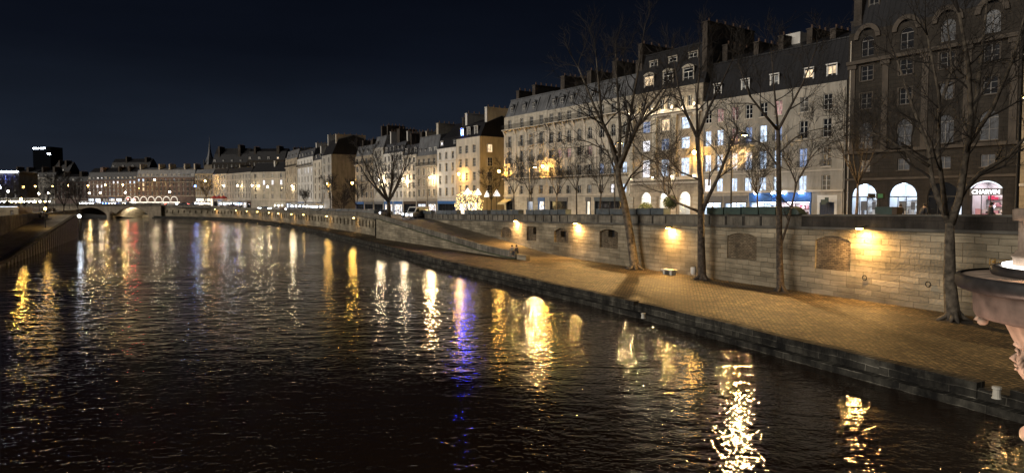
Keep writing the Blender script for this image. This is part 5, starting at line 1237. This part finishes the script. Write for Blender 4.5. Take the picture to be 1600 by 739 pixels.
# ================================================================== PEOPLE (one skinned body each; clothing as children)
def skin_mesh(name, joints, edges, radii, mat, parent, root=0, sub=1):
    me = bpy.data.meshes.new(name); me.from_pydata([Vector(j) for j in joints], edges, []); me.materials.append(M[mat]); o = place(me, name, parent)
    o.modifiers.new('skin', 'SKIN')
    if not me.skin_vertices: me.attributes.new('skin', 'FLOAT', 'POINT') if False else None
    for i, r in enumerate(radii):
        if me.skin_vertices: me.skin_vertices[0].data[i].radius = (r, r)
    if me.skin_vertices: me.skin_vertices[0].data[root].use_root = True
    sb = o.modifiers.new('sub', 'SUBSURF'); sb.levels = sb.render_levels = sub
    return o
def person(loc, rz, label, pose='stand', top='coatk', legs='jeans', group=None, lean=0, s=1.0):
    t = thing('person', label, 'person', loc, rz, group); t.scale = (s, s, s)
    if pose == 'stand':
        pel = (0, 0, .95); J = dict(pel=pel, bel=(0, 0, 1.1), ch=(0, -.02 + lean, 1.35), nk=(0, -.01 + lean, 1.50), hd=(0, -.03 + lean * 1.2, 1.62), tp=(0, -.02 + lean * 1.2, 1.73),
            hl=(-.1, 0, .9), kl=(-.12, -.03, .5), al=(-.12, .03, .09), fl=(-.13, -.14, .04), hr=(.1, 0, .9), kr=(.11, -.06, .5), ar=(.13, .06, .09), fr=(.15, -.1, .04),
            sl=(-.19, lean, 1.43), el=(-.25, .03 + lean, 1.15), wl=(-.2, -.18 + lean, 1.02), hal=(-.17, -.24 + lean, 1.02), sr=(.19, lean, 1.43), er=(.25, .03 + lean, 1.15), wr=(.2, -.18 + lean, 1.02), har=(.17, -.24 + lean, 1.02))
    else:   # sitting on an edge, feet down
        J = dict(pel=(0, 0, .1), bel=(0, .02, .28), ch=(0, -.03, .53), nk=(0, -.04, .68), hd=(0, -.08, .80), tp=(0, -.07, .91),
            hl=(-.1, -.03, .08), kl=(-.13, -.46, .1), al=(-.12, -.5, -.34), fl=(-.12, -.66, -.38), hr=(.1, -.03, .08), kr=(.12, -.47, .1), ar=(.12, -.46, -.34), fr=(.12, -.62, -.38),
            sl=(-.19, -.02, .61), el=(-.26, -.08, .33), wl=(-.14, -.32, .26), hal=(-.1, -.4, .25), sr=(.19, -.02, .61), er=(.26, -.08, .33), wr=(.14, -.32, .26), har=(.1, -.4, .25))
    names = list(J); ix = {n: i for i, n in enumerate(names)}
    ed = [('pel', 'bel'), ('bel', 'ch'), ('ch', 'nk'), ('nk', 'hd'), ('hd', 'tp'), ('pel', 'hl'), ('hl', 'kl'), ('kl', 'al'), ('al', 'fl'), ('pel', 'hr'), ('hr', 'kr'), ('kr', 'ar'), ('ar', 'fr'), ('ch', 'sl'), ('sl', 'el'), ('el', 'wl'), ('wl', 'hal'), ('ch', 'sr'), ('sr', 'er'), ('er', 'wr'), ('wr', 'har')]
    rad = dict(pel=.13, bel=.12, ch=.13, nk=.055, hd=.095, tp=.07, hl=.085, kl=.06, al=.042, fl=.04, hr=.085, kr=.06, ar=.042, fr=.04, sl=.06, el=.045, wl=.032, hal=.035, sr=.06, er=.045, wr=.032, har=.035)
    skin_mesh('body', [J[n] for n in names], [(ix[a], ix[b]) for a, b in ed], [rad[n] for n in names], 'skin', t)
    cn = ['pel', 'bel', 'ch', 'sl', 'el', 'wl', 'sr', 'er', 'wr']; ci = {n: i for i, n in enumerate(cn)}; ce = [('pel', 'bel'), ('bel', 'ch'), ('ch', 'sl'), ('sl', 'el'), ('el', 'wl'), ('ch', 'sr'), ('sr', 'er'), ('er', 'wr')]
    skin_mesh('coat', [J[n] for n in cn], [(ci[a], ci[b]) for a, b in ce], [.17, .165, .17, .09, .07, .055, .09, .07, .055], top, t)
    ln = ['pel', 'hl', 'kl', 'al', 'hr', 'kr', 'ar']; li = {n: i for i, n in enumerate(ln)}; le = [('pel', 'hl'), ('hl', 'kl'), ('kl', 'al'), ('pel', 'hr'), ('hr', 'kr'), ('kr', 'ar')]
    skin_mesh('trousers', [J[n] for n in ln], [(li[a], li[b]) for a, b in le], [.15, .11, .08, .06, .11, .08, .06], legs, t)
    hx, hy, hz = J['hd']; m = MB(); m.ball((hx, hy + .025, hz + .045), .115, 10, 1.05); m.build('hair', M['hair'], t, True)
    return t
cp_ = O1 + odir * (-.45); zc = ramp_z(O1.y) + .95 - .06
nf = math.atan2(-1, 0)
person((cp_.x - .12, cp_.y + .12, QZ + .76), math.atan2(odir.y, odir.x) + .25, 'person in a pale coat sitting on the ramp wall end', 'sit', 'coatb', 'coatb', 'couple on the ramp wall')
person((cp_.x + .42, cp_.y - .1, QZ + .76), math.atan2(odir.y, odir.x) - .15, 'person in dark clothes sitting on the ramp wall end', 'sit', 'coatk', 'jeans', 'couple on the ramp wall')
for px, D, lab, lean, top in ((1405, 50.5, 'dark silhouetted person behind the parapet before the second lit arch', -.12, 'coatk'), (1548, 43.5, 'dark silhouetted person behind the parapet beside the red-lit shop', 0, 'coatk'), (1440, 48.5, 'dark silhouetted person behind the parapet left of the massive plane tree', -.2, 'coatk'), (1113, 66, 'person in dark clothes walking before the white-lit shops', 0, 'coatk'), (1030, 80, 'person in dark clothes before the middle lit archway', 0, 'jeans')):
    person((PP(px, D).x, D, sz(D)), rnd.uniform(-2, 2), lab, 'stand', top, lean=lean)
for i, (px, D, lab, top) in enumerate([(68, 132, 'person in a light coat sitting at the head of the left ramp', 'coatb'), (63, 133, 'person in dark clothes sitting at the head of the left ramp', 'coatk')]):
    person((PP(px, D).x, D, lz(D) + .45), .6, lab, 'sit', top)
b_ = MB(); b_.box(-1.6, 1.6, -.3, .3, 0, .42); o = b_.build('stone_block', M['bench'], None, loc=(PP(66, 132.5).x, 132.6, lz(132.5) - .02)); tag(o, 'long pale stone block the pair sits on at the left ramp', 'seat block')

# ================================================================== VEHICLES
def make_car(paint, van=False, lights='head'):
    t = thing('parked_car' if not van else 'delivery_van', 'x', 'car' if not van else 'van')
    L_, Wd, hh = (4.3, 1.75, 1.45) if not van else (5.2, 1.95, 2.3); prof = [(-L_ / 2, .35), (-L_ / 2, .85), (-L_ / 2 + .1, .95), (-L_ * .22, 1.0), (-L_ * .08, hh), (L_ * .28, hh), (L_ * .42, 1.0), (L_ / 2, .92), (L_ / 2, .35)] if not van else [(-L_ / 2, .35), (-L_ / 2, 1.0), (-L_ * .38, 1.2), (-L_ * .26, 2.2), (-L_ * .2, 2.3), (L_ / 2, 2.3), (L_ / 2, .35)]
    m = MB(); n = len(prof); m.add([(x, -Wd / 2, z) for x, z in prof] + [(x, Wd / 2, z) for x, z in prof], [tuple(range(n)), tuple(range(2 * n - 1, n - 1, -1))] + [(i, i + n, (i + 1) % n + n, (i + 1) % n) for i in range(n)]); m.build('body', M[paint], t)
    g = MB()
    if not van:
        for y in (-Wd / 2 - .006, Wd / 2 + .006): g.add([(-L_ * .19, y, 1.02), (-L_ * .075, y, hh - .08), (L_ * .27, y, hh - .08), (L_ * .37, y, 1.02)], [(0, 1, 2, 3)])
        g.add([(-L_ * .215, -.7, 1.03), (-L_ * .215, .7, 1.03), (-L_ * .09, .62, hh - .05), (-L_ * .09, -.62, hh - .05)], [(0, 1, 2, 3)]); g.v = [(x - .01 if abs(y) <= .7 else x, y, z) for x, y, z in g.v]
    else:
        g.add([(-L_ * .38 - .01, -.85, 1.24), (-L_ * .38 - .01, .85, 1.24), (-L_ * .265 - .01, .8, 2.14), (-L_ * .265 - .01, -.8, 2.14)], [(0, 1, 2, 3)])
        for y in (-Wd / 2 - .006, Wd / 2 + .006): g.add([(-L_ * .34, y, 1.25), (-L_ * .25, y, 2.0), (-L_ * .1, y, 2.0), (-L_ * .1, y, 1.25)], [(0, 1, 2, 3)])
    g.build('glazing', M['glass'], t)
    for x in (-L_ * .31, L_ * .3):
        for y in (-Wd / 2 + .12, Wd / 2 - .12):
            q_ = MB(); q_.lathe([(.001, -.11), (.2, -.11), (.32, -.09), (.32, .09), (.2, .11), (.001, .11)], 12); q_.v = [(a, c, b2) for a, b2, c in q_.v]; q_.build('wheel', M['tyre'], t, loc=(x, y, .32))
    for y in (-.6, .6): q_ = MB(); q_.ball((-L_ / 2 - .02, y, .74), .13, 8); q_.build('headlight', M[lights], t)
    for y in (-.65, .65): q_ = MB(); q_.box(L_ / 2, L_ / 2 + .03, y - .12, y + .12, .7, .85); q_.build('tail_light', M['tail'], t)
    return t
van = make_car('paintw', True, 'cold'); van.location = (PP(652, 136).x, 136, sz(136) + .01); van.rotation_euler = (0, 0, R(60)); van['label'] = 'white van with bluish headlights coming down to the ramp head'
c0 = make_car('paint'); c1 = make_car('paintw')
first = {0: c0, 1: c1}; used = set()
cars = [(640, 141, 75, 0, 'grey car with headlights on behind the white van at the ramp head')]
pcs = [(600, 160), (575, 172), (548, 190), (528, 205), (498, 228), (486, 240), (470, 252), (455, 262), (428, 285), (412, 292)]
words_ = ['at the big bare street tree', 'left of the big bare street tree', 'before the side-street gap', 'before the blank grey side wall', 'before the five-floored pale house', 'before the strip-lit house', 'at the right of the bend', 'at the tan house', 'before the lit windows of the pinkish house', 'at the corner of the pinkish house']
for (px, D), w__ in zip(pcs, words_): cars.append((px, D, 62, rnd.randint(0, 1), 'car with headlights on, ' + w__))
for i, px in enumerate((150, 168, 186, 203, 219, 236, 252, 270, 288, 306)): cars.append((px, 345 + (i % 2) * 6, 180 if i % 2 else 0, rnd.randint(0, 1), 'car with lights on crossing the arched bridge, %s from the left' % ['first', 'second', 'third', 'fourth', 'fifth', 'sixth', 'seventh', 'eighth', 'ninth', 'last'][i]))
for px, D, rz, k, lab in cars:
    x = PP(px, D).x; z = (sz(D) if D < 344 else 5.95) + .01
    if k not in used: o = first[k]; used.add(k); o.location = (x, D, z); o.rotation_euler = (0, 0, R(rz)); o['label'] = ('grey ' if k == 0 else 'white ') + lab.replace('grey ', ''); o['group'] = 'cars with lights on'
    else: o = dup(first[k], (x, D, z), R(rz), ('grey ' if k == 0 else 'white ') + lab.replace('grey ', ''), 'cars with lights on')
# open cafe tents / market stalls whose lamps shine along the far streets
def tent(px, D, py, wd, mat, roof, label, group, z0=None, pw=0, col=(1, .9, .75)):
    z0 = sz(D) if z0 is None else z0; x = PP(px, D).x; h = max(2.2, zat(py, D) - z0); t = thing('market_stall', label, 'stall', (x, D, z0), 0, group)
    m = MB()
    for a in (-wd / 2, wd / 2):
        for y in (-1, 1): m.bar((a, y, 0), (a, y, h), .05)
    m.build('frame', M['iron'], t); m = MB(); m.add([(-wd / 2 - .2, -1.3, h), (wd / 2 + .2, -1.3, h), (wd / 2 + .2, 1.3, h), (-wd / 2 - .2, 1.3, h), (-wd / 2 + .3, 0, h + .8), (wd / 2 - .3, 0, h + .8)], [(0, 1, 5, 4), (2, 3, 4, 5), (1, 2, 5), (3, 0, 4), (3, 2, 1, 0)]); m.build('roof', M[roof], t)
    m = MB(); m.box(-wd / 2, wd / 2, -.7, .7, 0, 1.0); m.build('counter', M['wood'], t); m = MB()
    for i in range(3): m.ball((-wd / 2 + wd * (i + .5) / 3, -1.1, h - .35), .2, 6)
    m.build('lamp', M[mat], t)
    if pw: light('POINT', 'stall_light', (0, -1.2, h - .9), pw, col, t, .2)
names_ = ['leftmost', 'second', 'third', 'fourth', 'fifth', 'sixth', 'seventh', 'eighth', 'rightmost']
for i, px in enumerate((2, 11, 20, 30, 40, 50, 59, 67, 75)): tent(px, 215 + 4 * (i % 3), 313 + (i % 2), 4.2, ('lampw', 'cold', 'lampw', 'sodiumfar')[i % 4], 'striped', 'lit white market stall on the left bank, %s of its row' % names_[i], 'market stalls on the left bank', 4.6, 60)
for i, (px, D, mt) in enumerate([(132, 338, 'cold'), (143, 340, 'cold'), (168, 341, 'bluel'), (178, 341, 'cold'), (194, 360, 'lampw'), (312, 350, 'cold'), (322, 352, 'lampw'), (352, 330, 'cold'), (363, 328, 'cold'), (375, 326, 'bluel'), (384, 325, 'cold'), (437, 292, 'lampw'), (464, 268, 'cold'), (476, 262, 'cold'), (487, 254, 'cold'), (497, 247, 'cold')]):
    tent(px, D, 318.5 if D > 300 else 321.5, 4.6, mt, 'striped', 'lit terrace tent beyond the parapet, %s' % ['left end of the bridge', 'second on the bridge head', 'blue-lit one on the bridge', 'white-lit beside the blue one', 'at the middle of the arch', 'right of the bridge arch', 'under the amber-lit square tree', 'left one under the angled house', 'second under the angled house', 'blue-lit one under the angled house', 'right one under the angled house', 'under the three lit windows', 'under the tan house', 'left under the strip-lit house', 'right under the strip-lit house', 'under the small five-floored house'][i], 'lit terrace tents', None if D < 345 else 5.2, 90 if i % 2 else 0)
for i, px in enumerate((336, 343, 350)):
    t = thing('cafe_umbrella', 'red cafe parasol on the amber-lit square, %s of three' % ['left', 'middle', 'right'][i], 'parasol', (PP(px, 338).x, 338, 5.2), 0, 'red cafe parasols'); MB().lathe([(2.1, 4.2), (1.2, 5.0), (.05, 5.7)], 10).build('canopy', M['red'], t); MB().tube([(0, 0, 0), (0, 0, 5.6)], [.05, .05], 5).build('pole', M['iron'], t); light('POINT', 'umbrella_light', (0, -2, 3.6), 120, (1, .5, .3), t, .2)
# lamp standards on the left bank and the bridge
def lamp_standard(px, py, D, z0, mat, pw, col, lab, group, r=.3):
    x = PP(px, D).x; h = zat(py, D) - z0; t = thing('street_lamp', lab, 'street lamp', (x, D, z0), 0, group)
    MB().tube([(0, 0, 0), (0, 0, .8), (0, 0, h - .4)], [.14, .08, .06], 6).build('pole', M['iron'], t); MB().lathe([(.08, h - .4), (r, h - .1), (r, h + .1), (.05, h + .4)], 8).build('lantern', M[mat], t, True)
    if pw: light('POINT', 'lamp_light', (0, -r - .15, h - .5), pw, col, t, .15)
G = 'street lamps of the left bank'
for px, py, D, mt, pw, col, lab in ((2, 293, 200, 'cold', 200, (.9, .95, 1), 'cold street lamp at the left edge of the photo'), (14, 299, 190, 'lampw', 0, WARM, 'small white street lamp low at the left edge'), (38, 292, 205, 'sodiumfar', 500, AMB, 'amber street lamp before the tan far-left house'), (57, 291, 230, 'sodiumfar', 300, AMB, 'amber street lamp left of the bushy trees'), (62, 303, 205, 'lampw', 0, WARM, 'white street lamp low among the far-left trees'), (84, 291, 260, 'sodiumfar', 400, AMB, 'amber street lamp behind the bushy trees, left one'), (77, 302, 210, 'lampw', 0, WARM, 'white street lamp low before the bushy trees'), (109, 290, 280, 'sodiumfar', 400, AMB, 'amber street lamp behind the bushy trees, right one')):
    lamp_standard(px, py, D, 4.6, mt, pw, col, lab, G)
G = 'street lamps around the arched bridge'
for px, py, D, mt, pw, col, lab in ((139, 290, 385, 'sodiumfar', 2600, AMB, 'amber lamp before the darker rose block, left one'), (166, 289, 385, 'sodiumfar', 3000, AMB, 'amber lamp before the darker rose block, middle one'), (193.5, 289, 383, 'sodiumfar', 3000, AMB, 'amber lamp before the darker rose block, right one'), (141, 302, 352, 'lampw', 300, WARM, 'pale lamp low over the left end of the bridge'), (158, 301, 352, 'lampw', 300, WARM, 'pale lamp low over the bridge, second from its left end'), (197, 301, 352, 'lampw', 0, WARM, 'pale lamp over the arch of the bridge'), (243, 281, 380, 'lampw', 900, WARM, 'bright lamp against the middle of the arcaded rose block'), (266, 300, 360, 'lampw', 300, WARM, 'pale lamp before the arcade, right of the garlands'), (306, 291, 352, 'bluel', 500, (.3, .5, 1), 'cold blue lamp between the rose block and the warm-lit building'), (322, 283, 346, 'sodium', 2600, AMB, 'amber lamp inside the rounded square tree')):
    lamp_standard(px, py, D, 5.3, mt, pw, col, lab, G, .4)
for px, lab in ((201, 'red traffic light on the bridge over the left side of the lit arch'), (211, 'red traffic light on the bridge over the middle of the lit arch')):
    t = thing('traffic_light', lab, 'traffic light', (PP(px, 333).x, 333, 5.9), 0, 'red traffic lights on the bridge'); MB().tube([(0, 0, 0), (0, 0, 2.4)], [.07, .06], 6).build('pole', M['iron'], t); MB().box(-.25, .25, -.05, .25, 2.4, 3.5).build('housing', M['iron'], t); MB().ball((0, -.15, 3.2), .2, 8).build('lens', M['redl'], t, True)
# lamp at the tip of the left ramp, and the hidden amber one on the left quay
tp = LP[2]; t = thing('harbour_lamp', 'bright white lamp at the tip of the left embankment ramp', 'lamp', (PP(124, 147).x, 147, 3.0)); m = MB(); m.ball((0, 0, 1.6), .3, 8); m.build('lantern', M['cold'], t); MB().tube([(0, 0, -3.2), (0, 0, 1.3)], [.08, .06], 6).build('post', M['iron'], t); light('POINT', 'lamp_light', (-.1, -.9, 1.5), 500, (1, .82, .7), t, .2)
t = thing('street_lamp', 'amber lamp lighting the low wall at the left edge behind the dark embankment', 'street lamp', (PP(34, 140).x, 140, 4.6)); MB().tube([(0, 0, 0), (0, 0, 3.4)], [.07, .05], 6).build('pole', M['iron'], t); MB().lathe([(.05, 3.3), (.22, 3.5), (.22, 3.7), (.03, 3.9)], 8).build('lantern', M['sodium'], t); light('POINT', 'lamp_light', (0, -.5, 3.2), 900, (1, .55, .1), t, .15)
# big amber flood lantern on the embankment edge whose reflection falls on the dark water
t = thing('street_lamp', 'amber lamp on the embankment above the seated pair on the left', 'street lamp', (PP(71, 118).x, 118, lz(118))); hh = zat(327, 118) - lz(118); MB().tube([(0, 0, 0), (0, 0, hh)], [.06, .05], 6).build('pole', M['iron'], t); MB().lathe([(.05, hh - .15), (.17, hh), (.17, hh + .12), (.03, hh + .3)], 8).build('lantern', M['sodium'], t); light('POINT', 'lamp_light', (.3, -.3, hh - .3), 50, AMB, t, .2)
kk = thing('river_kiosk', 'low amber-lit kiosk wall at the left edge, white light strip on its roof', 'kiosk', (PP(-14, 138).x, 138, 4.6)); m = MB(); wall_grid(m, 5.6, 0, 2.0, [(3.9, 4.6, 0, 1.4, 0)], .1); m.quad((5.6, 0, 0), (5.6, 4, 0), (5.6, 4, 2), (5.6, 0, 2)); m.quad((0, 0, 2), (5.6, 0, 2), (5.6, 4, 2), (0, 4, 2)); m.build('wall', M['golden'], kk); m = MB(); m.box(0, 5.5, -.3, -.1, 2.02, 2.14); m.build('light_strip', M['shopw'], kk)

# ================================================================== STONE CONSOLE OF THE BRIDGE (right foreground)
ang = math.atan((1712 - 800) / F); dist = 7.7; cx_, cy_ = dist * math.sin(ang), dist * math.cos(ang)
t = thing('stone_console', 'round stone console with dark rim and pink-lit bracket at the right edge', 'stone console', (cx_, cy_, 6.93))
MB().lathe([(.70, .02), (.96, .0), (.965, -.02)], 96).build('top', M['pink'], t, True)
MB().lathe([(.955, .018), (.985, .016), (1.0, -.01), (1.0, -.07), (.985, -.105), (.93, -.125), (.86, -.13)], 96).build('rim', M['rim'], t, True)
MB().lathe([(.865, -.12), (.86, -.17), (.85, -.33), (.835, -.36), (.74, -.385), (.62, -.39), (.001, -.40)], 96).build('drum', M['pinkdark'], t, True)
MB().lathe([(.60, .0), (.72, .02), (.735, .05), (.73, .085), (.70, .10), (.655, .095), (.64, .05), (.60, .04)], 96).build('inner_ring', M['rim'], t, True)
MB().lathe([(.56, .0), (.565, .17), (.575, .175), (.575, .20), (.555, .205), (.55, .23), (.53, .24), (.53, .50), (.575, .505), (.58, .60), (.55, .615), (.001, .63)], 96).build('pedestal', M['pink'], t, True)
led = MB().lathe([(.60, .062), (.635, .075), (.645, .115), (.63, .12)], 96); led.build('light_ring', emit('ring_light', (1, .93, .85), 3.5), t)
light('POINT', 'ring_glow', (-.62, -.32, .16), 9, (1, .62, .38), t, .02)
light('POINT', 'ring_glow', (-.45, -.55, .16), 7, (1, .62, .38), t, .02)
# direction from the console centre towards the viewer's left
dl = Vector((-math.cos(ang), math.sin(ang), 0)); dv = Vector((-math.sin(ang), -math.cos(ang), 0))
vol = MB(); sp_ = []
for i in range(46):
    a = i / 45 * 4.6 * math.pi * .5 * 1.25; rr = .05 * (1 - i / 52); c = dl * .765 + Vector((0, 0, -.42)) + dv * .12
    sp_.append(c + dl * rr * math.cos(a) + Vector((0, 0, rr * math.sin(a))))
vol.tube(sp_, [.017 - .0001 * i for i in range(46)], 8); e0 = dl * .765 + Vector((0, 0, -.42)) + dv * .12
vol.tube([e0 - dv * .05, e0 + dv * .05], [.036, .036], 14)
vol.tube([e0 + Vector((0, 0, .045)) , dl * .66 + dv * .12 + Vector((0, 0, -.385)), dl * .5 + dv * .12 + Vector((0, 0, -.39))], [.02, .022, .02], 8)
vol.build('volute', M['pink'], t, True)
cb_ = MB()
def ringpt(a, r, z): return dl * (r * math.cos(a)) + dv * (r * math.sin(a)) + Vector((0, 0, z))
prof = [(.64, -.392), (.60, -.45), (.57, -.51), (.545, -.57), (.52, -.61), (.50, -.64)]
n = 40; b0 = len(cb_.v)
cb_.lathe([(r_, z_) for r_, z_ in prof] + [(.0, -.65)], 64); cb_.build('bracket', M['pink'], t, True)
# carved grotesque head hanging under the bracket
hd = MB(); hc = dl * .40 + dv * .12 + Vector((0, 0, -.80))
hd.lathe([(.001, -.24), (.07, -.22), (.12, -.14), (.145, -.03), (.15, .05), (.13, .13), (.10, .19), (.12, .24), (.001, .25)], 20, hc)
o_ = hc + dl * .12 + dv * .05
hd.tube([o_ + Vector((0, 0, .08)), o_ + dl * .05 + Vector((0, 0, .01)), o_ + dl * .01 + Vector((0, 0, -.02))], [.02, .034, .02], 8)    # nose
for k in (-1, 1):
    e_ = hc + dl * .11 + dv * (.05 + .055 * k) + Vector((0, 0, .085)); hd.ball(e_, .024, 8); hd.tube([e_ + Vector((0, 0, .035)) - dv * .04, e_ + dl * .02 + Vector((0, 0, .045)), e_ + Vector((0, 0, .03)) + dv * .04], [.012, .02, .012], 6)
    for j in range(5): q_ = hc + dl * (.07 - .02 * j) + dv * (.05 + .1 * k) + Vector((0, 0, -.02 - .04 * j)); hd.tube([q_ + Vector((0, 0, .06)), q_ + dl * .03, q_ + dl * .01 + Vector((0, 0, -.08))], [.018, .026, .008], 6)
hd.tube([o_ + dv * -.05 + Vector((0, 0, -.065)), o_ + dl * .02 + Vector((0, 0, -.055)), o_ + dv * .05 + Vector((0, 0, -.065))], [.01, .018, .01], 6)
hd.tube([o_ + dv * -.04 + Vector((0, 0, -.1)), o_ + dl * .012 + Vector((0, 0, -.11)), o_ + dv * .04 + Vector((0, 0, -.1))], [.01, .018, .01], 6)
for j in range(9):
    a = -1.2 + j * .3; q_ = hc + dl * .1 * math.cos(a) + dv * (.05 + .13 * math.sin(a)) + Vector((0, 0, .16)); hd.tube([q_, q_ + dl * .045 + Vector((0, 0, .03)), q_ + dl * .03 + Vector((0, 0, .09))], [.02, .03, .012], 6)
hc2 = hc + Vector((0, 0, .06)); hd.v = [tuple(hc2 + (Vector(v) - hc) * .76) for v in hd.v]
hd.build('carved_head', M['pink'], t, True)
MB().ball(dl * .385 + dv * .12 + Vector((0, 0, -1.40)), .08, 16).build('finial', M['pink'], t, True)
light('POINT', 'under_light', tuple(dl * .95 + dv * .75 + Vector((0, 0, -1.25))), 45, (1, .62, .44), t, .1)
# gilt ornament strip behind the rim
t = thing('gilt_ornament', 'small gilt ornament strip with a square flower panel standing behind the dark rim', 'ornament', (atD(1547, 409, 7.2).x, 7.2, atD(1547, 413.5, 7.2).z), 0)
m = MB(); m.box(0, .17 * .36, 0, .02, 0, .055); m.v = m.v; f_ = MB()
f_.box(0, .062, 0, .015, 0, .006); f_.box(0, .062, 0, .015, .056, .062); f_.box(0, .006, 0, .015, .0065, .0555); f_.box(.056, .062, 0, .015, .0065, .0555); f_.box(.066, .45, 0, .015, .0, .005); f_.box(.066, .45, 0, .015, .045, .05)
f_.build('frame', M['gold'], t); q_ = MB()
for k in range(4): a = k * 1.5708 + .785; q_.ball((.031 + .011 * math.cos(a), -.002, .031 + .011 * math.sin(a)), .0095, 6)
q_.ball((.031, -.004, .031), .007, 6); q_.build('flower', M['gold'], t)
q_ = MB()
for k in range(14): q_.ball((.08 + k * .026, .004, .025), .008, 6)
q_.build('beads', M['gold'], t)
